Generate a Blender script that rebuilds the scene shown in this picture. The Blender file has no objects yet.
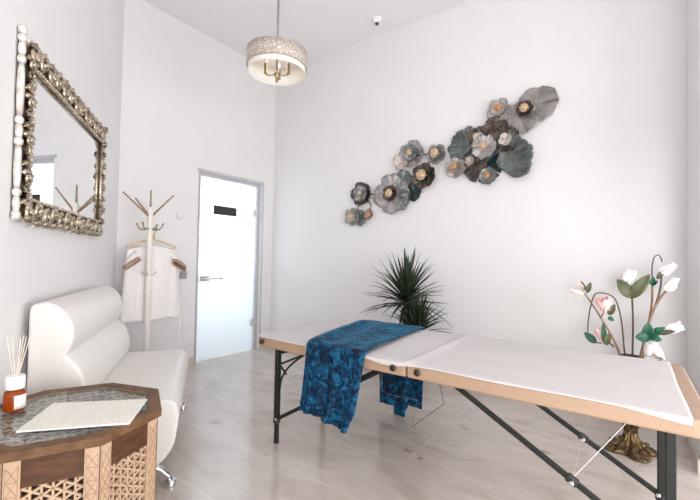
import bpy, bmesh, math, random
from mathutils import Vector, Matrix, noise as mnoise
from math import sin, cos, pi, radians, sqrt
random.seed(11)
scene = bpy.context.scene
COL = scene.collection

# ------------------------------------------------------------------ room frame
CAM_Z = 1.15
FPX = 390.6963
YAW, PITCH, ROLL = 0.6197, 0.0236, 0.0189
XD, YF, XR, HC = -3.763, 3.534, 0.325, 3.57       # door wall, flower wall, right wall, ceiling
LN = Vector((.565, .825, 0)); LD = Vector((.825, -.565, 0)); LC = Vector((-3.77, 1.65, 0))

def L(t, off, z):
    """point in the slanted left wall's frame: t along it, off into the room"""
    return LC + LD * t + LN * off + Vector((0, 0, z))

def cam_axes():
    fw = Vector((-sin(YAW) * cos(PITCH), cos(YAW) * cos(PITCH), sin(PITCH)))
    r0 = Vector((cos(YAW), sin(YAW), 0)); u0 = r0.cross(fw)
    u = u0 * cos(ROLL) - r0 * sin(ROLL); r = r0 * cos(ROLL) + u0 * sin(ROLL)
    return r, u, fw
R_, U_, F_ = cam_axes()
def at(x, y, Y):
    """the point on the vertical plane y = Y seen at a pixel of the photograph (for surveying the wall pieces)"""
    d = F_ * FPX + R_ * (x - 350) - U_ * (y - 250)
    return Vector((0, 0, CAM_Z)) + d * (Y / d.y)

# ------------------------------------------------------------------ mesh helper
class MB:
    def __init__(s): s.v = []; s.f = []
    def add(s, vs, fs):
        n = len(s.v); s.v += [Vector(v) for v in vs]; s.f += [tuple(i + n for i in f) for f in fs]
        return s
    def box(s, c, d, M=None):
        c = Vector(c); vs = []
        for x in (-.5, .5):
            for y in (-.5, .5):
                for z in (-.5, .5):
                    p = Vector((x * d[0], y * d[1], z * d[2]))
                    vs.append(c + (M @ p if M else p))
        return s.add(vs, [(0, 1, 3, 2), (4, 6, 7, 5), (0, 4, 5, 1), (2, 3, 7, 6), (0, 2, 6, 4), (1, 5, 7, 3)])
    def bar(s, a, b, w, h, up=(0, 0, 1)):
        a = Vector(a); b = Vector(b); d = (b - a)
        x = d.normalized(); y = Vector(up).cross(x)
        if y.length < 1e-4: y = Vector((0, 1, 0)).cross(x)
        y.normalize(); z = x.cross(y)
        M = Matrix((x, y, z)).transposed()
        return s.box((a + b) / 2, (d.length, w, h), M)
    def prism(s, poly, z0, z1):
        n = len(poly)
        vs = [Vector((p[0], p[1], z0)) for p in poly] + [Vector((p[0], p[1], z1)) for p in poly]
        fs = [tuple(range(n - 1, -1, -1)), tuple(range(n, 2 * n))]
        fs += [(i, (i + 1) % n, n + (i + 1) % n, n + i) for i in range(n)]
        return s.add(vs, fs)
    def loft(s, rings, cap=True, closed=True):
        n = len(rings[0]); base = len(s.v)
        for r in rings: s.v += [Vector(p) for p in r]
        for i in range(len(rings) - 1):
            for j in range(n if closed else n - 1):
                k = (j + 1) % n
                s.f.append((base + i * n + j, base + i * n + k, base + (i + 1) * n + k, base + (i + 1) * n + j))
        if cap and closed:
            s.f.append(tuple(base + j for j in range(n - 1, -1, -1)))
            s.f.append(tuple(base + (len(rings) - 1) * n + j for j in range(n)))
        return s
    def tube(s, pts, r, n=10, cap=True, flat=1.0):
        pts = [Vector(p) for p in pts]; m = len(pts)
        rs = r if isinstance(r, (list, tuple)) else [r] * m
        t0 = (pts[1] - pts[0]).normalized()
        up = Vector((0, 0, 1)) if abs(t0.z) < .9 else Vector((1, 0, 0))
        x = up.cross(t0).normalized(); rings = []
        for i in range(m):
            t = (pts[min(i + 1, m - 1)] - pts[max(i - 1, 0)]).normalized()
            x = (x - t * x.dot(t)); x.normalize(); y = t.cross(x)
            rings.append([pts[i] + x * (rs[i] * cos(2 * pi * k / n)) + y * (rs[i] * flat * sin(2 * pi * k / n)) for k in range(n)])
        return s.loft(rings, cap)
    def lathe(s, prof, c=(0, 0, 0), n=24, axis=None, cap=True):
        c = Vector(c); ax = Vector(axis or (0, 0, 1)).normalized()
        x = ax.orthogonal().normalized(); y = ax.cross(x)
        rings = [[c + ax * z + x * (r * cos(2 * pi * k / n)) + y * (r * sin(2 * pi * k / n)) for k in range(n)] for r, z in prof]
        return s.loft(rings, cap)
    def ball(s, c, r, n=10, M=None):
        c = Vector(c); rr = Vector(r) if not isinstance(r, (int, float)) else Vector((r, r, r)); rings = []
        for i in range(n // 2 + 1):
            a = -pi / 2 + pi * i / (n // 2); ca = max(cos(a), .02)
            ring = []
            for k in range(n):
                p = Vector((rr.x * ca * cos(2 * pi * k / n), rr.y * ca * sin(2 * pi * k / n), rr.z * sin(a)))
                ring.append(c + (M @ p if M else p))
            rings.append(ring)
        return s.loft(rings)
    def grid(s, fn, nu, nv):
        base = len(s.v)
        for i in range(nu + 1):
            for j in range(nv + 1): s.v.append(Vector(fn(i / nu, j / nv)))
        w = nv + 1
        for i in range(nu):
            for j in range(nv):
                s.f.append((base + i * w + j, base + (i + 1) * w + j, base + (i + 1) * w + j + 1, base + i * w + j + 1))
        return s
    def build(s, name, mat, parent=None, smooth=False, solid=0, bevel=0, seg=2, sub=0, offset=0, angle=40):
        org = parent['_o'] if parent is not None and '_o' in parent.keys() else (0, 0, 0)
        org = Vector(org)
        me = bpy.data.meshes.new(name)
        me.from_pydata([v - org for v in s.v], [], s.f)
        bm = bmesh.new(); bm.from_mesh(me); bmesh.ops.recalc_face_normals(bm, faces=bm.faces)
        if smooth:
            for f in bm.faces: f.smooth = True
        bm.to_mesh(me); bm.free()
        o = bpy.data.objects.new(name, me); COL.objects.link(o)
        for m in (mat if isinstance(mat, list) else [mat]): me.materials.append(m)
        if parent is not None: o.parent = parent
        o['_o'] = tuple(org)
        if solid:
            m = o.modifiers.new('s', 'SOLIDIFY'); m.thickness = solid; m.offset = offset
        if bevel:
            m = o.modifiers.new('b', 'BEVEL'); m.width = bevel; m.segments = seg; m.limit_method = 'ANGLE'; m.angle_limit = radians(angle)
            m.harden_normals = False
        if sub:
            m = o.modifiers.new('u', 'SUBSURF'); m.levels = sub; m.render_levels = sub
        if smooth == 'auto':
            try:
                me.set_sharp_from_angle(angle=radians(35))
            except Exception: pass
        return o

def thing(name, label, cat, loc, group=None):
    o = bpy.data.objects.new(name, None); COL.objects.link(o)
    o.location = Vector(loc); o['_o'] = tuple(loc); o.empty_display_size = .1
    o['label'] = label; o['category'] = cat
    if group: o['group'] = group
    return o
def tag(o, label=None, cat=None, group=None, kind=None):
    if label: o['label'] = label
    if cat: o['category'] = cat
    if group: o['group'] = group
    if kind: o['kind'] = kind
    return o
def struct(o, label=None):
    o['kind'] = 'structure'
    if label: o['label'] = label
    return o

# ------------------------------------------------------------------ materials
def new_mat(name):
    m = bpy.data.materials.new(name); m.use_nodes = True
    nt = m.node_tree; b = nt.nodes['Principled BSDF']
    return m, nt, b
def N(nt, t, **kw):
    n = nt.nodes.new(t)
    for k, v in kw.items():
        if k in n.inputs: n.inputs[k].default_value = v
        else: setattr(n, k, v)
    return n
def objco(nt, scale=(1, 1, 1), rot=(0, 0, 0), loc=(0, 0, 0)):
    t = nt.nodes.new('ShaderNodeTexCoord'); mp = nt.nodes.new('ShaderNodeMapping')
    mp.inputs['Scale'].default_value = scale; mp.inputs['Rotation'].default_value = rot; mp.inputs['Location'].default_value = loc
    nt.links.new(t.outputs['Object'], mp.inputs['Vector']); return mp.outputs['Vector']
def ramp(nt, fac, stops):
    r = nt.nodes.new('ShaderNodeValToRGB'); e = r.color_ramp.elements
    while len(e) < len(stops): e.new(.5)
    for i, (p, c) in enumerate(stops): e[i].position = p; e[i].color = (*c, 1)
    nt.links.new(fac, r.inputs['Fac']); return r.outputs['Color']
def bumpn(nt, b, h, strength, dist=.002):
    n = N(nt, 'ShaderNodeBump', Strength=strength, Distance=dist)
    nt.links.new(h, n.inputs['Height']); nt.links.new(n.outputs['Normal'], b.inputs['Normal'])
def simple(name, c1, c2=None, rough=.5, metal=0, scale=6, stretch=(1, 1, 1), bump=0, dist=.002, detail=5, lo=.35, hi=.65, **kw):
    m, nt, b = new_mat(name)
    c2 = c2 or tuple(x * .9 for x in c1)
    nz = N(nt, 'ShaderNodeTexNoise', Scale=scale, Detail=detail, Roughness=.55)
    nt.links.new(objco(nt, stretch), nz.inputs['Vector'])
    nt.links.new(ramp(nt, nz.outputs['Fac'], [(lo, c1), (hi, c2)]), b.inputs['Base Color'])
    b.inputs['Roughness'].default_value = rough; b.inputs['Metallic'].default_value = metal
    for k, v in kw.items(): b.inputs[k.replace('_', ' ')].default_value = v
    if bump: bumpn(nt, b, nz.outputs['Fac'], bump, dist)
    return m

def plaster(name, c):
    m, nt, b = new_mat(name)
    v = objco(nt)
    a = N(nt, 'ShaderNodeTexNoise', Scale=1.6, Detail=6, Roughness=.6, Distortion=1.2)
    d = N(nt, 'ShaderNodeTexNoise', Scale=14, Detail=8, Roughness=.65, Distortion=.8)
    nt.links.new(v, a.inputs['Vector']); nt.links.new(v, d.inputs['Vector'])
    mx = N(nt, 'ShaderNodeMath', operation='ADD'); nt.links.new(a.outputs['Fac'], mx.inputs[0]); nt.links.new(d.outputs['Fac'], mx.inputs[1])
    nt.links.new(ramp(nt, a.outputs['Fac'], [(.3, tuple(x * .965 for x in c)), (.7, c)]), b.inputs['Base Color'])
    b.inputs['Roughness'].default_value = .55; b.inputs['Specular IOR Level'].default_value = .25
    bumpn(nt, b, mx.outputs[0], .34, .006)
    return m

M_wall = plaster('decorative_plaster', (.795, .786, .79))
M_ceil = simple('ceiling_paint', (.82, .81, .825), (.81, .80, .815), rough=.8, scale=2)
M_base = simple('beige_stone', (.66, .61, .56), (.58, .52, .46), rough=.35, scale=5, stretch=(1, 3, 8))
M_alu = simple('brushed_aluminium', (.62, .62, .64), (.55, .55, .58), rough=.35, metal=.6, scale=20)
M_switch = simple('satin_grey_plate', (.36, .36, .34), (.31, .31, .29), rough=.45, metal=.3)
M_chrome = simple('chrome', (.78, .78, .8), (.7, .7, .72), rough=.12, metal=1)
M_black = simple('black_plastic', (.02, .02, .02), (.03, .03, .03), rough=.4)
M_whitep = simple('white_plastic', (.82, .82, .82), (.8, .8, .8), rough=.35)
M_leather = simple('white_leather', (.765, .735, .70), (.735, .705, .67), rough=.42, scale=90, bump=.12, dist=.0006)
M_cream = simple('cream_painted_wood', (.80, .765, .72), (.76, .72, .67), rough=.4, scale=12, stretch=(1, 1, .1))
M_hooktip = simple('brown_varnished_wood', (.36, .24, .15), (.26, .16, .09), rough=.4, scale=14, stretch=(3, 3, 1))
M_brass = simple('aged_brass', (.42, .33, .20), (.30, .23, .13), rough=.35, metal=.85, scale=25)
M_hanger = simple('pale_beech', (.74, .56, .36), (.66, .48, .29), rough=.45, scale=10, stretch=(6, 1, 6))
M_robe = simple('blush_cotton', (.86, .83, .815), (.83, .80, .78), rough=.9, scale=40, bump=.1, dist=.0008)
M_cuff = simple('copper_satin', (.42, .26, .19), (.30, .18, .13), rough=.4, scale=14, metal=.15)
M_legs = simple('dark_green_black_steel', (.016, .019, .016), (.011, .014, .012), rough=.5, metal=0, Specular_IOR_Level=.3)
M_vinyl = simple('beige_vinyl', (.42, .285, .195), (.39, .26, .175), rough=.5, scale=60, bump=.05, dist=.0005)
M_knob = simple('dark_bronze_knob', (.07, .045, .03), (.04, .03, .02), rough=.3, metal=.6)
M_cable = simple('steel_cable', (.55, .55, .53), (.45, .45, .44), rough=.4, metal=.6, scale=60)
M_cable_dark = simple('dark_cable', (.12, .11, .10), (.09, .08, .08), rough=.5)
M_paper = simple('table_paper', (.64, .605, .605), (.585, .55, .555), rough=.75, scale=2.2, stretch=(.7, 4, 1), bump=.6, dist=.008, lo=.3, hi=.7)
M_trunk = simple('dracaena_bark', (.24, .19, .14), (.12, .09, .06), rough=.85, scale=30, stretch=(1, 1, 5), bump=.5, dist=.004)
M_leafd = simple('dracaena_leaf', (.010, .020, .010), (.028, .045, .018), rough=.38, scale=9)
M_pot = simple('terracotta_pot', (.30, .28, .26), (.24, .22, .2), rough=.6)
M_soil = simple('potting_soil', (.05, .035, .025), (.03, .02, .015), rough=.95, scale=40, bump=.6, dist=.01)
M_bronze = simple('antique_bronze', (.22, .15, .07), (.06, .04, .02), rough=.36, metal=.8, scale=42, bump=.8, dist=.006, lo=.4, hi=.6)
M_stemd = simple('dark_wrapped_stem', (.06, .045, .035), (.10, .075, .055), rough=.8, scale=40)
M_stemb = simple('brown_wrapped_stem', (.33, .20, .12), (.22, .13, .08), rough=.75, scale=30, bump=.4)
M_leafg = simple('silk_leaf_green', (.015, .12, .06), (.01, .07, .035), rough=.5, scale=12)
M_leafo = simple('silk_leaf_olive', (.10, .115, .045), (.06, .07, .03), rough=.5, scale=10)
M_petw = simple('white_silk_petal', (.82, .80, .78), (.78, .75, .73), rough=.6, scale=8)
M_petp = simple('pink_silk_petal', (.74, .30, .28), (.80, .58, .54), rough=.6, scale=12)
M_petl = simple('pale_pink_silk_petal', (.74, .42, .42), (.80, .68, .66), rough=.6, scale=16)
M_walnut = simple('walnut', (.105, .045, .02), (.055, .024, .011), rough=.5, Specular_IOR_Level=.3, scale=5, stretch=(3, 3, 14), detail=8)
M_walnut_top = simple('walnut_rim', (.17, .088, .042), (.09, .045, .02), rough=.5, Specular_IOR_Level=.25, scale=7, stretch=(3, 3, 3), detail=8)
M_lattice = simple('pale_carved_wood', (.50, .35, .235), (.42, .285, .185), rough=.5, scale=12)
M_carve = simple('scorched_line', (.38, .25, .155), (.32, .205, .125), rough=.6)
M_recess = simple('dark_cavity_wood', (.10, .05, .025), (.07, .035, .02), rough=.6)
M_inlay = simple('grey_brown_inlay', (.20, .165, .145), (.14, .11, .095), rough=.5, scale=9)
M_inlay_l = simple('pale_inlay', (.50, .45, .41), (.42, .37, .33), rough=.5, scale=14)
M_gold_c = simple('gold_bead', (.74, .56, .40), (.58, .40, .26), rough=.36, metal=.5, scale=60, bump=.3, dist=.003)
M_copper_c = simple('copper_bead', (.66, .38, .20), (.50, .27, .13), rough=.35, metal=.7, scale=60, bump=.6, dist=.003)
M_mp_silver = simple('silver_patina', (.50, .47, .46), (.30, .29, .29), rough=.42, metal=.55, scale=14)
M_mp_grey = simple('grey_patina', (.36, .335, .32), (.22, .205, .195), rough=.45, metal=.5, scale=11)
M_mp_teal = simple('teal_patina', (.125, .165, .168), (.33, .355, .345), rough=.42, metal=.5, scale=13)
M_mp_dteal = simple('dark_teal_patina', (.012, .03, .033), (.05, .08, .08), rough=.4, metal=.5, scale=12)
M_mp_bronze = simple('dark_bronze_patina', (.05, .04, .034), (.17, .13, .10), rough=.4, metal=.6, scale=16)
M_mp_blush = simple('blush_silver', (.60, .52, .47), (.46, .42, .40), rough=.4, metal=.5, scale=16)
M_wire = simple('dark_wire', (.05, .045, .04), (.07, .06, .05), rough=.45, metal=.6)
M_bulb = simple('frosted_bulb', (.85, .82, .76), (.83, .80, .74), rough=.3)
M_shade_in = simple('shade_lining', (.86, .83, .79), (.84, .81, .77), rough=.8)
M_reed = simple('rattan_reed', (.82, .74, .63), (.76, .67, .55), rough=.7, scale=20)
M_frame = simple('antique_silver_gilt', (.66, .58, .455), (.27, .20, .125), rough=.3, metal=.9, scale=34, bump=.35, dist=.003, lo=.38, hi=.68)
M_frame_d = simple('dark_gilt_ground', (.10, .075, .05), (.05, .035, .025), rough=.5, metal=.6, scale=30)
M_colon = simple('lit_worn_silver', (.88, .85, .80), (.50, .43, .34), rough=.3, metal=.6, scale=22, lo=.45, hi=.75)  # colonnette silver, with reflected light put into its paler colour

def mirror_mat():
    m, nt, b = new_mat('silvered_glass')
    b.inputs['Base Color'].default_value = (.93, .94, .95, 1); b.inputs['Metallic'].default_value = 1; b.inputs['Roughness'].default_value = .015
    return m
M_mirror = mirror_mat()

def frosted():
    m = bpy.data.materials.new('frosted_glass'); m.use_nodes = True; nt = m.node_tree; nt.nodes.clear()
    o = nt.nodes.new('ShaderNodeOutputMaterial')
    t = N(nt, 'ShaderNodeBsdfTranslucent', Color=(.93, .97, 1, 1)); g = N(nt, 'ShaderNodeBsdfGlossy', Roughness=.25)
    d = N(nt, 'ShaderNodeBsdfDiffuse', Color=(.85, .9, .93, 1))
    a = N(nt, 'ShaderNodeMixShader', Fac=.3); c = N(nt, 'ShaderNodeMixShader', Fac=.05)
    nt.links.new(t.outputs[0], a.inputs[1]); nt.links.new(d.outputs[0], a.inputs[2])
    nt.links.new(a.outputs[0], c.inputs[1]); nt.links.new(g.outputs[0], c.inputs[2]); nt.links.new(c.outputs[0], o.inputs[0])
    return m
M_frost = frosted()

def clear_glass(name, tint=(1, 1, 1), refl=1.0, rough=.02):
    """thin sheet of clear glass: see-through with a Fresnel reflection"""
    m = bpy.data.materials.new(name); m.use_nodes = True; nt = m.node_tree; nt.nodes.clear()
    o = nt.nodes.new('ShaderNodeOutputMaterial')
    t = N(nt, 'ShaderNodeBsdfTransparent', Color=(*tint, 1)); g = N(nt, 'ShaderNodeBsdfGlossy', Roughness=rough)
    fr = N(nt, 'ShaderNodeFresnel', IOR=1.5); mu = N(nt, 'ShaderNodeMath', operation='MULTIPLY'); gb = nt.nodes.new('ShaderNodeNewGeometry'); iv = N(nt, 'ShaderNodeMath', operation='SUBTRACT'); iv.inputs[0].default_value = refl
    nt.links.new(gb.outputs['Backfacing'], iv.inputs[1]); nt.links.new(iv.outputs[0], mu.inputs[1]); mu.use_clamp = True
    nt.links.new(fr.outputs[0], mu.inputs[0])
    x = nt.nodes.new('ShaderNodeMixShader'); nt.links.new(mu.outputs[0], x.inputs[0])
    nt.links.new(t.outputs[0], x.inputs[1]); nt.links.new(g.outputs[0], x.inputs[2]); nt.links.new(x.outputs[0], o.inputs[0])
    return m
M_glass = clear_glass('clear_table_glass', (.95, .97, .96), 1.0)
def amber():
    m, nt, b = new_mat('amber_glass')
    b.inputs['Base Color'].default_value = (.62, .15, .02, 1); b.inputs['Roughness'].default_value = .06
    b.inputs['Transmission Weight'].default_value = .75; b.inputs['IOR'].default_value = 1.3
    return m
M_amber = amber()

def floor_mat():
    m, nt, b = new_mat('travertine_look_tile')
    t = nt.nodes.new('ShaderNodeTexCoord'); mp = nt.nodes.new('ShaderNodeMapping')
    nt.links.new(t.outputs['Object'], mp.inputs['Vector'])
    mp.inputs['Location'].default_value = (1.035 + .0, -1.585 + 4.2, 0)
    br = N(nt, 'ShaderNodeTexBrick', offset=.35, squash=1.0)
    br.inputs['Color1'].default_value = (1, 1, 1, 1); br.inputs['Color2'].default_value = (.965, .96, .955, 1); br.inputs['Mortar'].default_value = (1.22, 1.22, 1.22, 1)
    br.inputs['Scale'].default_value = 1; br.inputs['Mortar Size'].default_value = .0032; br.inputs['Mortar Smooth'].default_value = .3
    br.inputs['Brick Width'].default_value = 1.22; br.inputs['Row Height'].default_value = .42
    nt.links.new(mp.outputs['Vector'], br.inputs['Vector'])
    v = objco(nt, (1.1, 2.3, 1)); a = N(nt, 'ShaderNodeTexNoise', Scale=1.7, Detail=9, Roughness=.62, Distortion=.9); nt.links.new(v, a.inputs['Vector'])
    v2 = objco(nt, (1.2, 3.2, 1)); c = N(nt, 'ShaderNodeTexNoise', Scale=4.5, Detail=9, Roughness=.7, Distortion=.6); nt.links.new(v2, c.inputs['Vector'])
    c1 = ramp(nt, a.outputs['Fac'], [(.28, (.46, .395, .35)), (.5, (.575, .515, .475)), (.74, (.65, .60, .57))])
    c2 = ramp(nt, c.outputs['Fac'], [(.30, (.86, .82, .77)), (.46, (1, 1, 1))])
    m1 = N(nt, 'ShaderNodeMix', data_type='RGBA', blend_type='MULTIPLY'); m1.inputs['Factor'].default_value = .8
    nt.links.new(c1, m1.inputs['A']); nt.links.new(c2, m1.inputs['B'])
    m2 = N(nt, 'ShaderNodeMix', data_type='RGBA', blend_type='MULTIPLY'); m2.inputs['Factor'].default_value = 1
    nt.links.new(m1.outputs['Result'], m2.inputs['A']); nt.links.new(br.outputs['Color'], m2.inputs['B'])
    # rusty natural marks in the stone
    spots = [(-1.71, 1.597, .055), (-2.319, 1.679, .075), (-1.0, 2.12, .05), (-1.09, 2.16, .035), (-.923, 2.71, .06), (-.42, 2.66, .055), (-.16, 2.95, .06), (-1.62, 3.0, .06), (-.62, 3.05, .05), (-1.35, 2.40, .05)]
    fac = None
    sep = nt.nodes.new('ShaderNodeSeparateXYZ'); nt.links.new(t.outputs['Object'], sep.inputs[0])
    wob = N(nt, 'ShaderNodeTexNoise', Scale=16, Detail=4); nt.links.new(t.outputs['Object'], wob.inputs['Vector'])
    for sx, sy, r in spots:
        cmb = nt.nodes.new('ShaderNodeMapping'); cmb.vector_type = 'POINT'
        cmb.inputs['Location'].default_value = (-sx / r, -sy / (r * .62), 0); cmb.inputs['Scale'].default_value = (1 / r, 1 / (r * .62), 0)
        nt.links.new(t.outputs['Object'], cmb.inputs['Vector'])
        ln = N(nt, 'ShaderNodeVectorMath', operation='LENGTH'); nt.links.new(cmb.outputs[0], ln.inputs[0])
        mr = N(nt, 'ShaderNodeMapRange'); mr.inputs['From Min'].default_value = 1.25; mr.inputs['From Max'].default_value = .1
        nt.links.new(ln.outputs['Value'], mr.inputs['Value'])
        if fac is None: fac = mr.outputs[0]
        else:
            mxn = N(nt, 'ShaderNodeMath', operation='MAXIMUM'); nt.links.new(fac, mxn.inputs[0]); nt.links.new(mr.outputs[0], mxn.inputs[1]); fac = mxn.outputs[0]
    wr = N(nt, 'ShaderNodeMapRange'); wr.inputs['From Min'].default_value = .42; wr.inputs['From Max'].default_value = .62; nt.links.new(wob.outputs['Fac'], wr.inputs['Value'])
    mm = N(nt, 'ShaderNodeMath', operation='MULTIPLY'); nt.links.new(fac, mm.inputs[0]); nt.links.new(wr.outputs[0], mm.inputs[1])
    m3 = N(nt, 'ShaderNodeMix', data_type='RGBA', blend_type='MIX'); nt.links.new(mm.outputs[0], m3.inputs['Factor'])
    nt.links.new(m2.outputs['Result'], m3.inputs['A']); m3.inputs['B'].default_value = (.36, .22, .11, 1)
    nt.links.new(m3.outputs['Result'], b.inputs['Base Color'])
    b.inputs['Roughness'].default_value = .16; b.inputs['Specular IOR Level'].default_value = .85
    bumpn(nt, b, br.outputs['Fac'], -.15, .001)
    return m
M_floor = floor_mat()

def velvet(name='crushed_velvet'):
    m, nt, b = new_mat(name)
    v = objco(nt)
    w = N(nt, 'ShaderNodeTexNoise', Scale=11, Detail=3, Distortion=2.2); nt.links.new(v, w.inputs['Vector'])
    k = N(nt, 'ShaderNodeTexNoise', Scale=34, Detail=5, Roughness=.6, Distortion=1.6); nt.links.new(v, k.inputs['Vector'])
    ad = N(nt, 'ShaderNodeMath', operation='ADD'); nt.links.new(w.outputs['Fac'], ad.inputs[0]); nt.links.new(k.outputs['Fac'], ad.inputs[1])
    hf = N(nt, 'ShaderNodeMath', operation='MULTIPLY'); nt.links.new(ad.outputs[0], hf.inputs[0]); hf.inputs[1].default_value = .5
    nt.links.new(ramp(nt, hf.outputs[0], [(.42, (.0006, .007, .022)), (.50, (.0015, .034, .090)), (.60, (.008, .14, .275))]), b.inputs['Base Color'])
    b.inputs['Roughness'].default_value = .55
    b.inputs['Specular IOR Level'].default_value = .2; b.inputs['Sheen Weight'].default_value = .42; b.inputs['Sheen Roughness'].default_value = .22; b.inputs['Sheen Tint'].default_value = (.05, .38, .62, 1)
    bumpn(nt, b, hf.outputs[0], .7, .012)
    return m
M_velvet = velvet()

def shade_mat():
    m, nt, b = new_mat('champagne_filigree')
    v = objco(nt); vo = N(nt, 'ShaderNodeTexVoronoi', feature='DISTANCE_TO_EDGE', Scale=38); nt.links.new(v, vo.inputs['Vector'])
    nt.links.new(ramp(nt, vo.outputs['Distance'], [(.04, (.42, .36, .30)), (.12, (.52, .46, .40)), (.28, (.70, .66, .62)), (.42, (.60, .55, .51))]), b.inputs['Base Color'])
    b.inputs['Roughness'].default_value = .5; b.inputs['Metallic'].default_value = .1
    bumpn(nt, b, vo.outputs['Distance'], -.6, .006)
    return m
M_shade = shade_mat()
M_champ = simple('champagne_metal', (.50, .44, .37), (.42, .36, .30), rough=.4, metal=.5)
M_stemm = simple('satin_grey_metal', (.36, .33, .30), (.30, .27, .25), rough=.45, metal=.5)

def print_mat():
    m, nt, b = new_mat('printed_sheet')
    v = objco(nt)
    br = N(nt, 'ShaderNodeTexBrick', offset=.37)
    for k, c in (('Color1', (.58, .56, .51)), ('Color2', (.74, .71, .64)), ('Mortar', (.82, .79, .71))): br.inputs[k].default_value = (*c, 1)
    br.inputs['Scale'].default_value = 1; br.inputs['Brick Width'].default_value = .05; br.inputs['Row Height'].default_value = .0095; br.inputs['Mortar Size'].default_value = .0032
    rot = nt.nodes.new('ShaderNodeMapping'); rot.inputs['Rotation'].default_value = (0, 0, radians(46)); nt.links.new(v, rot.inputs['Vector'])
    nt.links.new(rot.outputs[0], br.inputs['Vector'])
    nt.links.new(br.outputs['Color'], b.inputs['Base Color']); b.inputs['Roughness'].default_value = .6
    return m
M_print = print_mat()
M_sheetedge = simple('white_card', (.86, .86, .86), (.84, .84, .84), rough=.6)

# ------------------------------------------------------------------ room shell
XE, YB = 2.3, -.95            # unseen window wall and back wall; bay shaped to suit the light
TB = 5.95                     # where the slanted wall meets the back wall
lb = L((1.65 - YB) / .565, 0, 0)
cor = L(0, 0, 0); cor = Vector((XD, cor.y - .004, 0))
room = [(XD, YF), (XR, YF), (XR, 2.9), (XE, 2.9), (XE, YB), (lb.x, YB), (XD, 1.645)]
big = [(-5.2, YF + .25), (XE + .3, YF + .25), (XE + .3, YB - .3), (-5.2, YB - .3)]
struct(MB().prism(big, -.12, 0).build('floor', M_floor), 'glossy beige stone-look tile floor')
struct(MB().prism(big, HC, HC + .12).build('ceiling', M_ceil), 'plain pale grey ceiling')
def wall(name, boxes, label=None, mat=M_wall):
    mb = MB()
    for a, b_ in boxes:
        a = Vector(a); b_ = Vector(b_); mb.box((a + b_) / 2, b_ - a)
    return struct(mb.build(name, mat), label)
DY0, DY1, DZ = 2.45, 3.345, 2.075
wall('wall_far', [((XD - .14, 1.3, 0), (XD, DY0, HC)), ((XD - .14, DY1, 0), (XD, YF + .15, HC)), ((XD - .14, DY0, DZ), (XD, DY1, HC))], 'pale plaster wall with the glass door')
wall('wall_back', [((XD, YF, 0), (XR + .15, YF + .15, HC))], 'pale plaster wall behind the metal flowers')
wall('wall_right', [((XR, 2.9, 0), (XR + .1, YF, HC)), ((XR + .1, 2.9, 0), (XE, 3.0, HC))], 'shaded grey-white wall at the right edge')
lw = MB()
A0 = L(-.02, 0, 0); A1 = L((1.65 - YB) / .565 + .1, 0, 0)
lw.prism([(A0.x, A0.y), (A1.x, A1.y), tuple((A1 - LN * .15)[:2]), tuple((A0 - LN * .15)[:2])], 0, HC)
struct(lw.build('wall_left', M_wall), 'pale plaster wall holding the mirror')
# unseen window walls; openings placed and sized to shape the light inside
WY0, WY1, WZ0, WZ1 = -.6, 2.75, .1, 1.95
wall('wall_east', [((XE, YB, 0), (XE + .12, 3.0, WZ0)), ((XE, YB, WZ1), (XE + .12, 3.0, HC)), ((XE, YB, WZ0), (XE + .12, WY0, WZ1)), ((XE, WY1, WZ0), (XE + .12, 3.0, WZ1))])
WX0, WX1 = .05, 1.5
wall('wall_south', [((lb.x - .2, YB - .12, 0), (XE + .12, YB, WZ0)), ((lb.x - .2, YB - .12, WZ1), (XE + .12, YB, HC)), ((lb.x - .2, YB - .12, WZ0), (WX0, YB, WZ1)), ((WX1, YB - .12, WZ0), (XE + .12, YB, WZ1))])
def sash(name, boxes):
    mb = MB()
    for a, b_ in boxes:
        a = Vector(a); b_ = Vector(b_); mb.box((a + b_) / 2, b_ - a)
    return struct(mb.build(name, M_whitep))
X = XE + .05
sash('unseen_window_1', [((X, WY0, WZ0), (X + .05, WY1, WZ0 + .06)), ((X, WY0, WZ1 - .06), (X + .05, WY1, WZ1)), ((X, WY0, WZ0), (X + .05, WY0 + .06, WZ1)), ((X, WY1 - .06, WZ0), (X + .05, WY1, WZ1)), ((X, .52, WZ0), (X + .05, .58, WZ1))])
Y = YB - .1
sash('unseen_window_2', [((WX0, Y, WZ0), (WX1, Y + .05, WZ0 + .06)), ((WX0, Y, WZ1 - .06), (WX1, Y + .05, WZ1)), ((WX0, Y, WZ0), (WX0 + .06, Y + .05, WZ1)), ((WX1 - .06, Y, WZ0), (WX1, Y + .05, WZ1))])
# baseboards
def base(name, a, b_, nrm):
    a = Vector(a); b_ = Vector(b_); c = (a + b_) / 2 + Vector(nrm) * .006 + Vector((0, 0, .04))
    d = b_ - a; x = d.normalized()
    M = Matrix((x, Vector(nrm), Vector((0, 0, 1)))).transposed()
    return struct(MB().box(c, (d.length, .012, .08), M).build(name, M_base, bevel=.002))
base('baseboard_far', (XD, 1.66, 0), (XD, DY0, 0), (1, 0, 0))
base('baseboard_far_corner', (XD, DY1, 0), (XD, YF - .012, 0), (1, 0, 0))
base('baseboard_back', (XD, YF, 0), (XR - .012, YF, 0), (0, -1, 0))
base('baseboard_right', (XR, 2.905, 0), (XR, YF, 0), (-1, 0, 0))
base('baseboard_left', L(.02, 0, 0), L(4.5, 0, 0), LN)
# corridor beyond the glass door
wall('wall_corridor', [((-5.2, 1.9, 0), (-5.1, 3.75, HC)), ((-5.1, 1.9, 0), (XD - .14, 2.0, HC))])

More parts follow.
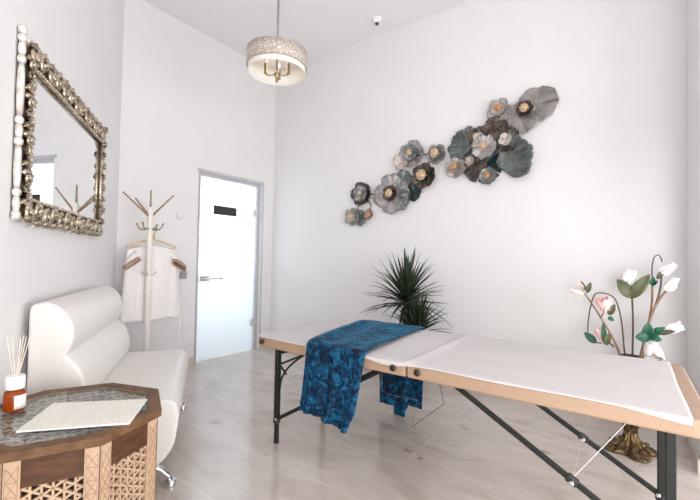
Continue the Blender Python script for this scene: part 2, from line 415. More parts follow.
# door: aluminium frame, frosted leaf, sign plate, lever handle, hinges
door = bpy.data.objects.new('door_1', None); COL.objects.link(door); door.location = (XD, (DY0 + DY1) / 2, 0); door['_o'] = tuple(door.location)
struct(door, 'frosted glass door in a grey aluminium frame'); 
xr = XD - .035
fm = MB()
fm.box((xr - .03, DY0 + .025, DZ / 2), (.06, .05, DZ)); fm.box((xr - .03, DY1 - .025, DZ / 2), (.06, .05, DZ)); fm.box((xr - .03, (DY0 + DY1) / 2, DZ - .02), (.06, DY1 - DY0 - .1, .04))
fm.box((XD + .004, DY1 + .012, DZ / 2 + .006), (.008, .026, DZ + .012)); fm.box((XD + .004, (DY0 + DY1) / 2, DZ + .012), (.008, DY1 - DY0 + .05, .026))
fm.build('door_frame', M_alu, door, bevel=.002)
gl = MB().box((xr - .03, (DY0 + DY1) / 2, (DZ - .04) / 2 + .006), (.01, DY1 - DY0 - .1, DZ - .05)); gl.build('frosted_glass_leaf', M_frost, door)
MB().box((xr - .0225, 2.845, 1.683), (.004, .315, .10)).build('sign_plate', M_black, door)
hd = MB().box((xr - .012, 2.575, .905), (.026, .13, .06)); h = hd.build('handle', M_chrome, door, bevel=.006)
MB().tube([(xr - .005, 2.585, .905), (xr + .03, 2.59, .905), (xr + .036, 2.61, .905), (xr + .036, 2.79, .905)], .009, 10).build('lever', M_chrome, h, smooth=True)
for z in (1.70, .345):
    MB().box((xr - .006, DY1 - .075, z), (.034, .07, .085)).build('hinge', M_chrome, door, bevel=.004)

# ------------------------------------------------------------------ wall fittings
t = thing('light_switch', 'square grey light switch on the wall just left of the door', 'switch', (XD, 2.30, .955))
p = MB().box((XD + .004, 2.30, .955), (.008, .082, .082)).build('plate', M_switch, t, bevel=.003)
MB().box((XD + .0095, 2.30, .955), (.006, .05, .055)).build('rocker', M_switch, t, bevel=.002)
t = thing('wall_thermostat', 'small round white wall device beside the top of the coat stand', 'thermostat', (XD, 2.245, 1.565))
MB().lathe([(.040, 0), (.040, .012), (.034, .02), (.02, .023)], (XD, 2.245, 1.565), 24, (1, 0, 0)).build('housing', M_whitep, t, smooth='auto')
MB().lathe([(.018, .02), (.018, .026), (.012, .028)], (XD, 2.245, 1.565), 18, (1, 0, 0)).build('button', M_whitep, t, smooth='auto')
t = thing('ceiling_sensor', 'small white dome with a dark lens on the ceiling', 'sensor', (-2.064, 3.285, HC))
MB().lathe([(.052, 0), (.052, -.012), (.046, -.03), (.032, -.042), (.018, -.046)], (-2.064, 3.285, HC), 24).build('housing', M_whitep, t, smooth='auto')
MB().lathe([(.022, -.038), (.021, -.05), (.014, -.06), (.004, -.063)], (-2.064, 3.285, HC), 20).build('lens', M_black, t, smooth='auto')

# ------------------------------------------------------------------ mirror
T0, T1, Z0, Z1 = .70, 2.10, 1.290, 2.062
mir = thing('wall_mirror', 'ornate carved gilt mirror hanging on the left wall above the white sofa', 'mirror', L((T0 + T1) / 2, 0, Z0))
def Lbox(mb, t0, t1, o0, o1, z0, z1):
    M = Matrix((LD, LN, Vector((0, 0, 1)))).transposed()
    return mb.box(L((t0 + t1) / 2, (o0 + o1) / 2, (z0 + z1) / 2), (t1 - t0, o1 - o0, z1 - z0), M)
FW = .095
it0, it1, iz0, iz1 = T0 + .052, T1 - .135, Z0 + FW, Z1 - FW
mb = MB(); Lbox(mb, it0 - .01, it1 + .01, .012, .016, iz0 - .01, iz1 + .01); mb.build('mirror_glass', M_mirror, mir)
mb = MB(); Lbox(mb, T0 + .015, T1 - .07, .001, .010, Z0 + .015, Z1 - .015); mb.build('backing_board', M_frame_d, mir)
def rail(name, t0, t1, z0, z1):
    m = MB(); Lbox(m, t0, t1, .011, .026, z0, z1); return m.build(name, M_frame_d, mir, bevel=.004)
rails = {'bottom': rail('frame_rail', T0 + .01, T1 - .05, Z0 + .012, iz0), 'top': rail('frame_rail', T0 + .01, T1 - .05, iz1, Z1 - .012),
         'near': rail('frame_rail', it1, T1 - .05, iz0, iz1), 'far': rail('frame_rail', T0 + .01, it0, iz0, iz1)}
# inner bead moulding
lm = MB()
for (a, b_) in (((it0, iz0), (it1, iz0)), ((it1, iz0), (it1, iz1)), ((it1, iz1), (it0, iz1)), ((it0, iz1), (it0, iz0))):
    lm.tube([L(a[0], .028, a[1]), L(b_[0], .028, b_[1])], .009, 8)
    d = sqrt((a[0] - b_[0]) ** 2 + (a[1] - b_[1]) ** 2); n = int(d / .026)
    for i in range(n):
        f = (i + .5) / n; lm.ball(L(a[0] + (b_[0] - a[0]) * f, .036, a[1] + (b_[1] - a[1]) * f), .0085, 6)
lm.build('bead_moulding', M_frame, mir, smooth=True)
def scroll(mb, t, z, r, s, ph, dep=.034, turns=1.35):
    """a carved volute with a leaf on its back"""
    pts = []; rr = []
    for i in range(17):
        f = i / 16; a = ph + s * f * turns * 2 * pi; q = r * (1 - .78 * f)
        pts.append(L(t + q * cos(a), dep + .012 * f, z + q * sin(a))); rr.append(.0125 * (1 - .45 * f) * r / .036)
    mb.tube(pts, rr, 7)
    mb.ball(L(t, dep + .014, z), .011 * r / .036, 8)
def leaf3(mb, t, z, ang, ln, wd, dep=.03):
    def fn(u, v):
        w = wd * sin(pi * min(1, u * .96 + .04)) ** .8 * (1 + .18 * sin(u * 22)); x = ln * u; y = (v - .5) * 2 * w
        return L(t + x * cos(ang) - y * sin(ang), dep + .022 * sin(pi * u) - .9 * (v - .5) ** 2 * wd + .006 * sin(u * 22), z + x * sin(ang) + y * cos(ang))
    mb.grid(fn, 12, 6)
def carve(side):
    sc = MB(); lf = MB()
    horizontal = side in ('top', 'bottom')
    if horizontal:
        zc = (Z1 - FW / 2 - .002) if side == 'top' else (Z0 + FW / 2 - .004); a0, a1 = T0 + .03, T1 - .085
        out = 1 if side == 'top' else -1
    else:
        zc = None; a0, a1 = Z0 + .06, Z1 - .06; tc = (it1 + T1 - .075) / 2 + .004 if side == 'near' else (T0 + it0) / 2 - .002; out = 1 if side == 'near' else -1
    n = 13 if horizontal else 8
    for i in range(n):
        c = a0 + (a1 - a0) * (i + .5) / n; k = 1 if i % 2 else -1
        rad = (.037 if horizontal else .031)
        if side == 'far': rad = .019
        if horizontal:
            tt, zz = c, zc + k * .010
            scroll(sc, tt, zz, rad, k, -pi / 2 * k + .3)
            leaf3(lf, tt - .03, zc + out * .018, out * (.35 + .25 * random.random()), .085, .017)
            leaf3(lf, tt + .03, zc - out * .012, pi - out * .5, .075, .014)
            leaf3(lf, tt, zc + out * .005, out * (1.1 + .9 * random.random()), .052 if side == 'top' else .046, .015, .034)
        else:
            tt, zz = tc + k * .006, c
            scroll(sc, tt, zz, rad, k, k * .4)
            leaf3(lf, tt - .01, zz - .035, pi / 2 + .3 * k, .08, .014)
            leaf3(lf, tt + .012, zz + .03, -pi / 2 - .4 * k, .07, .012)
    r = rails[side]
    n0 = len(sc.v); sc.add(lf.v, lf.f)
    lf2 = MB().add([v + LN * -.004 for v in lf.v], lf.f); sc.add(lf2.v, lf2.f)
    sc.build('carved_foliage', M_frame, r, smooth=True)
for s_ in ('top', 'bottom', 'near', 'far'): carve(s_)
om = MB()
n = 60
om.tube([L(T0 + .004 + (T1 - .06 - T0) * i / n, .026 + .004 * sin(i * 1.05), Z1 - .014 + .009 * sin(i * .82) + .004 * sin(i * 2.1)) for i in range(n + 1)], .0085, 8)
om.tube([L(T0 + .004 + (T1 - .06 - T0) * i / n, .026 + .004 * sin(i * 1.05), Z0 + .008 - .005 * sin(i * .82)) for i in range(n + 1)], .0085, 8)
om.tube([L(T0 + .006 + .004 * sin(i * 1.1), .026, Z0 + .01 + (Z1 - Z0 - .02) * i / 40) for i in range(41)], .0075, 8)
om.build('outer_moulding', M_frame, mir, smooth=True)
def colonnette(t):
    prof = [(.008, Z0 - .002), (.016, Z0), (.016, Z0 + .028), (.012, Z0 + .034)]
    z = Z0 + .04; k = 0
    segs = [.05, .03, .16, .03, .05, .03, .2, .03, .05, .03]
    tot = sum(segs); sc_ = (Z1 + .006 - z) / tot
    for ln in segs:
        ln *= sc_; R0 = .0165 if ln < .035 else .014
        for q in range(7):
            f = q / 6; prof.append((.010 + (R0 - .0100) * sin(pi * f) ** .7, z + ln * f))
        z += ln
    prof += [(.010, z), (.015, z + .006), (.017, z + .022), (.014, z + .034), (.006, z + .037)]
    MB().lathe(prof, L(t, .02, 0), 16).build('turned_colonnette', M_colon, mir, smooth=True)
colonnette(T1 - .052)
mb = MB()
for a in (T0 + .006,):
    mb.ball(L(a + .01, .03, Z1 + .008), (.016, .016, .022), 8); leaf3(mb, a + .02, Z1 - .01, 2.2, .06, .02)
mb.build('corner_finial', M_frame, mir, smooth=True)

# ------------------------------------------------------------------ sofa
SF0, SF1 = .80, 1.925
sofa = thing('sofa', 'white leather two-seat sofa with a rolled back against the left wall', 'sofa', L((SF0 + SF1) / 2, .33, 0))
def cat(pts, n=6):
    """smooth closed curve through points"""
    out = []; m = len(pts)
    for i in range(m):
        p0, p1, p2, p3 = [Vector(pts[(i + k) % m]) for k in (-1, 0, 1, 2)]
        for j in range(n):
            u = j / n
            out.append(.5 * ((2 * p1) + (p2 - p0) * u + (2 * p0 - 5 * p1 + 4 * p2 - p3) * u * u + (3 * p1 - p0 - 3 * p2 + p3) * u ** 3))
    return out
def inset(prof, d):
    out = []; n = len(prof)
    ar = sum(prof[i][0] * prof[(i + 1) % n][1] - prof[(i + 1) % n][0] * prof[i][1] for i in range(n)); sg = 1 if ar > 0 else -1
    for i in range(n):
        t_ = (Vector(prof[(i + 1) % n]) - Vector(prof[i - 1])).normalized(); out.append(Vector(prof[i]) + Vector((-t_.y, t_.x)) * sg * d)
    return out
def extr(prof, t0, t1, r=.016, nt=14):
    """extrude an (offset, height) profile along the wall, the end edges softly rounded"""
    seq = [(t0 + r * (1 - cos(a * pi / 8)), r * (1 - sin(a * pi / 8))) for a in range(4)] + [(t0 + r + (t1 - t0 - 2 * r) * i / nt, 0) for i in range(nt + 1)] + [(t1 - r * (1 - cos(a * pi / 8)), r * (1 - sin(a * pi / 8))) for a in (3, 2, 1, 0)]
    rings = []
    for t_, d in seq: rings.append([L(t_, p[0], p[1]) for p in (inset(prof, d) if d else prof)])
    return MB().loft(rings)
bk_ = cat([(.035, .45), (.033, .60), (.033, .80), (.036, .905), (.07, .928), (.115, .925), (.160, .895), (.193, .845), (.206, .79), (.203, .745), (.191, .71), (.182, .688), (.192, .672), (.217, .645), (.242, .60), (.256, .55), (.258, .50), (.25, .455), (.22, .425), (.12, .42)])
se = cat([(.06, .43), (.25, .445), (.45, .446), (.57, .445), (.624, .435), (.651, .40), (.657, .345), (.651, .28), (.638, .215), (.608, .165), (.57, .13), (.48, .11), (.30, .105), (.12, .11), (.05, .16), (.04, .30)])
extr(bk_, SF0, SF1).build('backrest', M_leather, sofa, smooth=True)
extr(se, SF0, SF1).build('seat', M_leather, sofa, smooth=True)
mb = MB(); Lbox(mb, SF0 + .05, SF1 - .09, .014, .036, .12, .89); mb.build('back_panel', M_leather, sofa, bevel=.006)
for tt in (SF0 + .045, SF1 - .045):
    for oo in (.60, .10):
        sgn = 1 if oo > .3 else -1
        pts = [L(tt, oo - .10 * sgn, .125), L(tt, oo - .07 * sgn, .115), L(tt, oo - .02 * sgn, .09), L(tt, oo + .015 * sgn, .055), L(tt, oo + .027 * sgn, .03)]
        lg = MB().tube(pts, [.02, .02, .018, .017, .016], 12, flat=.8).build('leg', M_chrome, sofa, smooth=True)
        c = L(tt, oo + .027 * sgn, 0)
        MB().lathe([(.027, 0), (.028, .012), (.024, .03), (.015, .036)], c, 18).build('foot_cap', M_chrome, lg, smooth='auto')

# ------------------------------------------------------------------ octagonal side table
OC = Vector((-1.603, .562, 0)); OR = .313; OA = 2.295; TZ = .60
side = thing('side_table', 'octagonal walnut side table with pale lattice panels in the near left corner', 'table', OC)
def octv(r, i): a = OA - i * pi / 4; return Vector((OC.x + r * cos(a), OC.y + r * sin(a), 0))
def ring_prism(mb, ro, ri, z0, z1):
    vs = []; fs = []
    for z in (z0, z1):
        for r in (ro, ri):
            for i in range(8): v = octv(r, i); vs.append((v.x, v.y, z))
    for i in range(8):
        k = (i + 1) % 8
        fs += [(i, k, 16 + k, 16 + i), (8 + i, 24 + i, 24 + k, 8 + k), (16 + i, 16 + k, 24 + k, 24 + i), (i, 8 + i, 8 + k, k)]
    return mb.add(vs, fs)
rim = ring_prism(MB(), OR, OR - .05, TZ - .028, TZ).build('top_rim', M_walnut_top, side, bevel=.004)
MB().prism([tuple(octv(OR - .049, i)[:2]) for i in range(8)], TZ - .026, TZ - .018).build('inlay_ground', M_inlay, side)
# star lattice under the glass
def clip_poly(a, b_, poly):
    """part of segment a-b inside a convex polygon"""
    t0, t1 = 0, 1; d = b_ - a
    n = len(poly); cen = sum((Vector(p) for p in poly), Vector((0, 0))) / n
    for i in range(n):
        p = Vector(poly[i]); q = Vector(poly[(i + 1) % n]); e = q - p; nn = Vector((-e.y, e.x))
        if nn.dot(cen - p) < 0: nn = -nn
        den = nn.dot(d); num = nn.dot(a - p)
        if abs(den) < 1e-9:
            if num < 0: return None
            continue
        tt = -num / den
        if den > 0: t0 = max(t0, tt)
        else: t1 = min(t1, tt)
    return (a + d * t0, a + d * t1) if t1 > t0 + 1e-3 else None
poly = [Vector(octv(OR - .052, i)[:2]) for i in range(8)]
lat = MB()
for ang in (0, pi / 3, 2 * pi / 3):
    d = Vector((cos(ang + .2), sin(ang + .2))); nrm = Vector((-d.y, d.x))
    for k in range(-14, 15):
        a = OC.xy + nrm * k * .046 - d; s_ = clip_poly(a, a + d * 2, poly)
        if s_: lat.bar((*s_[0], TZ - .0165), (*s_[1], TZ - .0165), .0058, .003)
lat.build('inlay_lattice', M_inlay_l, side)
MB().prism([tuple(octv(OR - .052, i)[:2]) for i in range(8)], TZ - .007, TZ - .002).build('glass_inset', M_glass, side)
PR = OR - .014                                             # body radius
MB().prism([tuple(octv(PR - .045, i)[:2]) for i in range(8)], .03, TZ - .03).build('inner_carcass', M_recess, side)
pz1 = TZ - .028
for i in range(8):
    a, b_ = octv(PR, i), octv(PR, (i + 1) % 8); d = (b_ - a); w = d.length; x = d.normalized()
    nrm = Vector((x.y, -x.x, 0))
    if nrm.dot((a + b_) / 2 - OC) < 0: nrm = -nrm
    M = Matrix((x, nrm, Vector((0, 0, 1)))).transposed()
    pw = .040
    def pt(u, z, o=0): return a + x * u + nrm * o + Vector((0, 0, z))
    pan = MB().box(pt(w / 2, (pz1 - .085 + pz1) / 2, -.012), (w - 2 * pw, .014, .085), M).build('header_panel', M_walnut, side)
    MB().box(pt(w / 2, .045, -.012), (w - 2 * pw, .014, .03), M).build('sill_panel', M_walnut, side)
    # pierced lattice: three families of slats
    lt = MB(); u0, u1, z0, z1 = pw, w - pw, .06, pz1 - .085
    rect = [Vector((u0, z0)), Vector((u1, z0)), Vector((u1, z1 + .022)), Vector((u0, z1 + .022))]
    step = (u1 - u0) / 5.5
    for ang in (pi / 2, pi / 6, 5 * pi / 6):
        dd = Vector((cos(ang), sin(ang))); nn = Vector((-dd.y, dd.x))
        for k in range(-26, 27):
            c = Vector(((u0 + u1) / 2, z0)) + nn * (k * step * .87 if ang != pi / 2 else k * step * .5 * 2)
            s_ = clip_poly(c - dd * 1.2, c + dd * 1.2, rect)
            if s_: lt.bar(pt(s_[0].x, s_[0].y, -.016), pt(s_[1].x, s_[1].y, -.016), .0062, .009, nrm) if False else lt.bar(pt(s_[0].x, s_[0].y, -.014 + .0004 * (k % 3)), pt(s_[1].x, s_[1].y, -.014 + .0004 * (k % 3)), .0062, .009, nrm)
    lt.build('lattice_panel', M_lattice, side)
    for u in (pw / 2, w - pw / 2):
        ps = MB().box(pt(u, (pz1 + .0) / 2, -.010), (pw, .020, pz1), M).build('post', M_lattice if True else None, side, bevel=.0015)
        cv = MB(); zz = .03
        while zz < pz1 - .045:
            for (p_, q_) in (((-.013, 0), (.013, .04)), ((.013, 0), (-.013, .04))):
                cv.bar(pt(u + p_[0], zz + p_[1], .0008), pt(u + q_[0], zz + q_[1], .0008), .0022, .0022, nrm)
            for zc in (zz,): cv.bar(pt(u - .013, zc, .0008), pt(u + .013, zc, .0008), .0018, .0022, nrm)
            zz += .04
        for e in (-.0145, .0145): cv.bar(pt(u + e, .02, .0006), pt(u + e, pz1 - .02, .0006), .0018, .0018, nrm)
        cv.build('carved_crosses', M_carve, ps)
    MB().box(a + Vector((0, 0, pz1 / 2)) - (a - OC).normalized() * .004, (.007, .007, pz1), Matrix.Rotation(OA - i * pi / 4 + pi / 4, 3, 'Z')).build('corner_edge', M_walnut, side)

# papers and reed diffuser on the side table
P4 = [Vector((-1.7091, .5475, 0)), Vector((-1.4866, .7782, 0)), Vector((-1.3182, .6337, 0)), Vector((-1.5241, .3953, 0))]
pc = sum(P4, Vector()) / 4
bk = thing('paper_booklet', 'printed cream paper booklet lying open on the glass table top', 'booklet', (pc.x, pc.y, TZ))
MB().prism([tuple((pc + (p - pc) * 1.0)[:2]) for p in P4], TZ + .0005, TZ + .0045).build('cover_card', M_sheetedge, bk)
MB().prism([tuple((pc + (p - pc) * .985)[:2]) for p in P4], TZ + .0047, TZ + .0062).build('printed_page', M_print, bk)
bc = Vector((-1.748, .4475, TZ - .0005)); 
rd = thing('reed_diffuser', 'amber glass reed diffuser with white cap standing on the side table', 'diffuser', bc)
bt = MB().lathe([(.024, .001), (.030, .003), (.032, .010), (.032, .058), (.029, .068), (.02, .076), (.016, .078)], bc, 28).build('bottle', M_amber, rd, smooth=True)
MB().lathe([(.0275, .002), (.0285, .004), (.0285, .05), (.02, .052)], bc, 20).build('oil', simple('amber_oil', (.62, .16, .02), (.5, .11, .012), rough=.3), bt, smooth=True)
lab = MB()
va = math.atan2(-bc.y, -bc.x)
def lf_(u, v): a = va - .05 + 1.25 * u; return bc + Vector((.0328 * cos(a), .0328 * sin(a), .012 + .046 * v))
lab.grid(lf_, 12, 2).build('white_label', M_sheetedge, rd, smooth=True, solid=.0006)
MB().lathe([(.023, .076), (.028, .078), (.0285, .118), (.026, .122), (.011, .1225)], bc, 28).build('cap', M_whitep, rd, smooth='auto')
for k in range(7):
    a = k * 2.4; lean = .028 + .012 * random.random()
    MB().tube([bc + Vector((.003 * cos(a), .003 * sin(a), .10)), bc + Vector((lean * cos(a), lean * sin(a), .245 + .025 * random.random()))], .0013, 6).build('reed', M_reed, rd)

# ------------------------------------------------------------------ coat stand, hanger, robe
CX, CY = -3.42, 1.765
cs = thing('coat_stand', 'cream wooden coat stand with brown branching arms in the corner beyond the sofa', 'coat stand', (CX, CY, 0))
MB().lathe([(.03, .02), (.03, .10), (.024, .13), (.024, .80), (.027, .81), (.027, .84), (.024, .85), (.024, 1.11), (.027, 1.12), (.027, 1.15), (.023, 1.16), (.022, 1.40), (.024, 1.42), (.022, 1.56), (.012, 1.575)], (CX, CY, 0), 20).build('pole', M_cream, cs, smooth='auto')
arms = [((.0, -.235), 1.675), ((.0, .0), 1.725), ((.02, .20), 1.705), ((-.17, -.05), 1.66)]
for (dx, dy), z in arms:
    b0 = Vector((CX + dx * .08, CY + dy * .08, 1.50)); e = Vector((CX + dx, CY + dy, z))
    if dx == 0 and dy == 0: b0 = Vector((CX, CY, 1.56))
    MB().tube([b0, b0.lerp(e, .12), b0.lerp(e, .5), e], [.010, .0095, .0075, .006], 10).build('arm', M_hooktip, cs, smooth=True)
for a in range(4):
    th = a * pi / 2 + .6; d = Vector((cos(th), sin(th), 0)); c = Vector((CX, CY, 0))
    hk = MB().tube([c + d * .02 + Vector((0, 0, 1.385)), c + d * .06 + Vector((0, 0, 1.375)), c + d * .095 + Vector((0, 0, 1.385)), c + d * .115 + Vector((0, 0, 1.42))], [.007, .007, .006, .006], 8)
    hk.ball(c + d * .116 + Vector((0, 0, 1.425)), .010, 8); hk.build('hook', M_brass, cs, smooth=True)
    th += .3; d = Vector((cos(th), sin(th), 0))
    hk = MB().tube([c + d * .02 + Vector((0, 0, .985)), c + d * .04 + Vector((0, 0, .98)), c + d * .055 + Vector((0, 0, 1.0))], .005, 8)
    hk.ball(c + d * .056 + Vector((0, 0, 1.004)), .008, 8); hk.build('lower_hook', M_alu, cs, smooth=True)
for a in range(4):
    th = a * pi / 2 + .75; d = Vector((cos(th), sin(th), 0)); c = Vector((CX, CY, 0))
    MB().tube([c + Vector((0, 0, .10)) + d * .02, c + d * .10 + Vector((0, 0, .10)), c + d * .19 + Vector((0, 0, .05)), c + d * .235 + Vector((0, 0, .018))], [.02, .018, .016, .017], 10).build('foot', M_cream, cs, smooth=True)
HX = CX - .098; HYc = CY + .085
hg = thing('coat_hanger', 'pale wooden clothes hanger holding the blush robe on the coat stand', 'hanger', (HX, HYc, 1.22))
HYL, HYR = HYc - .235, HYc + .225
body = [(HYL, 1.222), (HYL + .02, 1.238), (HYc - .06, 1.285), (HYc, 1.30), (HYc + .06, 1.285), (HYR - .02, 1.238), (HYR, 1.222)]
MB().tube([(HX, y, z) for y, z in body], [.009, .012, .013, .013, .013, .012, .009], 10, flat=.75).build('shoulder_bar', M_hanger, hg, smooth=True)
MB().tube([(HX, HYL + .03, 1.216), (HX, HYR - .03, 1.216)], .006, 8).build('trouser_bar', M_hanger, hg, smooth=True)
MB().tube([(HX, HYc, 1.30), (HX, HYc, 1.345), (HX, HYc + .018, 1.365), (HX + .003, HYc + .025, 1.388), (HX + .01, HYc + .01, 1.408), (HX + .022, HYc - .012, 1.402)], .0032, 8).build('hook', M_brass, hg, smooth=True)
MB().lathe([(.014, 1.29), (.016, 1.31), (.013, 1.338), (.006, 1.344)], (HX, HYc, 0), 14).build('collar', M_hanger, hg, smooth=True)
rb = thing('robe', 'short blush kimono robe with copper cuffs hanging on the coat stand', 'robe', (HX, HYc, .6))
rings = []
NV, NA = 26, 56
for i in range(NV + 1):
    v = i / NV; z = 1.206 - v * .64
    yl = HYL + .012 - .045 * v + (.02 if v < .02 else 0); yr = HYR - .012 + .068 * v - (.02 if v < .02 else 0)
    half = (yr - yl) / 2; c = (yl + yr) / 2; dep = .019 + .028 * min(1, v * 2.2)
    sh = .035 * max(0, 1 - v * 6)
    ring = []
    for k in range(NA):
        a = 2 * pi * k / NA; y = c + half * cos(a); 
        s_ = sin(a); xx = dep * (abs(s_) ** .6) * (1 if s_ > 0 else -1)
        fold = (.010 * sin(y * 46 + 1.3) + .007 * sin(y * 83 + v * 2)) * min(1, v * 2.5) * (1 if abs(s_) > .15 else 0)
        ring.append((HX + xx + fold, y, z + sh * (1 - abs(cos(a)) ** 1.2) + (.008 * sin(y * 20) * v)))
    rings.append(ring)
MB().loft(rings, cap=False).build('body', M_robe, rb, smooth=True, solid=.003)
for sg, ys, cc_ in ((-1, HYL + .06, Vector((HX + .055, HYL + .022, 1.085))), (1, HYR - .06, Vector((HX + .055, HYR + .005, 1.072)))):
    ax = Vector((.35, -.53 * sg, -.77)).normalized(); e2 = Vector((0, .82 * sg, -.57)); e2 = (e2 - ax * e2.dot(ax)).normalized(); e1 = ax.cross(e2)
    p0 = Vector((HX, ys, 1.175))
    def rg(c, a_, b_): return [c + e1 * (a_ * cos(2 * pi * k / 24)) + e2 * (b_ * sin(2 * pi * k / 24)) for k in range(24)]
    sl = MB().loft([rg(p0, .022, .045), rg(p0.lerp(cc_, .5), .028, .062), rg(cc_, .030, .072)], cap=False).build('sleeve', M_robe, rb, smooth=True, solid=.003)
    q = cc_ - ax * .012
    MB().loft([rg(q, .033, .075), rg(q + ax * .006, .037, .079), rg(q + ax * .026, .038, .080), rg(q + ax * .038, .035, .076), rg(q + ax * .028, .027, .066), rg(q, .026, .064)], cap=False).build('copper_cuff', M_cuff, sl, smooth=True, solid=.002)
belt = MB()
belt.grid(lambda u, v: Vector((HX + .055 + .003 * sin(u * 9), HYR + .018 + .012 * u + (v - .5) * .022, .575 - .30 * u)), 12, 2)
belt.build('belt_end', M_robe, rb, smooth=True, solid=.004)

# ------------------------------------------------------------------ pendant lamp
PX_, PY_ = -2.165, 2.04; LZ = 2.545
pl = thing('pendant_lamp', 'drum pendant lamp with a filigree champagne shade hanging from the ceiling', 'lamp', (PX_, PY_, LZ))
pc3 = Vector((PX_, PY_, 0))
MB().lathe([(.065, HC), (.065, HC - .012), (.05, HC - .03), (.012, HC - .04)], pc3, 24).build('ceiling_canopy', M_brass, pl, smooth='auto')
MB().tube([(PX_, PY_, HC - .03), (PX_, PY_, LZ)], .0085, 12).build('stem', M_stemm, pl, smooth=True)
LR = .222; LHt = .152
MB().lathe([(LR, LZ + .036), (LR, LZ + LHt)], pc3, 64, cap=False).build('shade', M_shade, pl, smooth=True, solid=.003)
MB().lathe([(LR - .008, LZ - .002), (LR - .008, LZ + LHt - .003)], pc3, 64, cap=False).build('shade_lining', M_shade_in, pl, smooth=True, solid=.002)
for z in (LZ + .036, LZ + LHt):
    MB().tube([(PX_ + LR * cos(2 * pi * k / 64), PY_ + LR * sin(2 * pi * k / 64), z) for k in range(65)], .0035, 8).build('trim_ring', M_champ, pl, smooth=True)
MB().lathe([(LR - .005, LZ + LHt - .012), (.02, LZ + LHt - .012), (.02, LZ + LHt - .008), (LR - .005, LZ + LHt - .008)], pc3, 48, cap=False).build('top_diffuser', M_shade_in, pl)
HZ = LZ - .045
hub = MB().lathe([(.004, HZ - .032), (.010, HZ - .022), (.012, HZ - .008), (.006, HZ + .006), (.018, HZ + .020), (.022, HZ + .032), (.018, HZ + .045), (.009, HZ + .055)], pc3, 16).build('finial_hub', M_brass, pl, smooth=True)
for a in (35.5, 215.5, 125.5):
    d = Vector((cos(radians(a)), sin(radians(a)), 0))
    MB().tube([pc3 + Vector((0, 0, HZ + .034)) + d * .015, pc3 + d * .05 + Vector((0, 0, HZ + .026)), pc3 + d * .078 + Vector((0, 0, HZ + .030)), pc3 + d * .085 + Vector((0, 0, HZ + .045))], .005, 8).build('arm', M_brass, pl, smooth=True)
    MB().lathe([(.015, HZ + .040), (.012, HZ + .047), (.0115, HZ + .115), (.009, HZ + .117)], pc3 + d * .085, 14).build('candle_sleeve', M_brass, pl, smooth='auto')
    MB().lathe([(.006, HZ + .117), (.014, HZ + .135), (.013, HZ + .150), (.003, HZ + .172)], pc3 + d * .085, 12).build('bulb', M_bulb, pl, smooth=True)

# ------------------------------------------------------------------ metal flower wall sculptures
def flower_mesh(c, R, n, seed=0, cup=.25, off=0.0, tilt=(0, 0), ribs=4, notch=.22, inner=.0, a0=0, a1=2 * pi, slit=False, sc=1.0):
    """one whorl of hammered metal petals facing out of the flower wall (towards -y)"""
    rn = random.Random(seed); ph = rn.random() * 6
    M = Matrix.Rotation(tilt[0], 3, 'X') @ Matrix.Rotation(tilt[1], 3, 'Z')
    full = abs(a1 - a0 - 2 * pi) < 1e-3; na = max(40, n * 14); nr = 12
    def fn(u, v):
        a = a0 + (a1 - a0) * u; q = (a + ph) * n / 2 if full else (u * n * pi)
        s_ = abs(sin(q)); lobe = 1 - notch * (1 - s_ ** .55)
        r = R * (inner + (1 - inner) * v) * (1 - (1 - lobe) * v)
        if not full: r *= 1 - .30 * abs(2 * u - 1) ** 3 * v
        r *= 1 + .03 * sin(a * 9 + ph * 3) * v
        h = cup * R * (v ** 1.7) + .048 * R * v * sin(q * 2 * ribs) - (.05 if slit else .18) * R * v * (1 - s_) ** 1.5
        p = M @ Vector((r * cos(a), -h, r * sin(a)))
        return c + Vector((0, -off, 0)) + p
    mb = MB()
    if not slit: return mb.grid(fn, na, nr)
    nr = 9; na = na * 2; w = nr + 1
    for i in range(na + 1):
        for j in range(w): mb.v.append(Vector(fn(i / na, (j / nr) ** .8)))
    for i in range(na):
        for j in range(nr):
            if i % 4 == 1 and 3 <= j < 8: continue
            mb.f.append((i * w + j, (i + 1) * w + j, (i + 1) * w + j + 1, i * w + j + 1))
    return mb
RIM = {M_mp_silver.name: M_mp_grey, M_mp_blush.name: M_mp_grey, M_mp_grey.name: M_mp_grey}
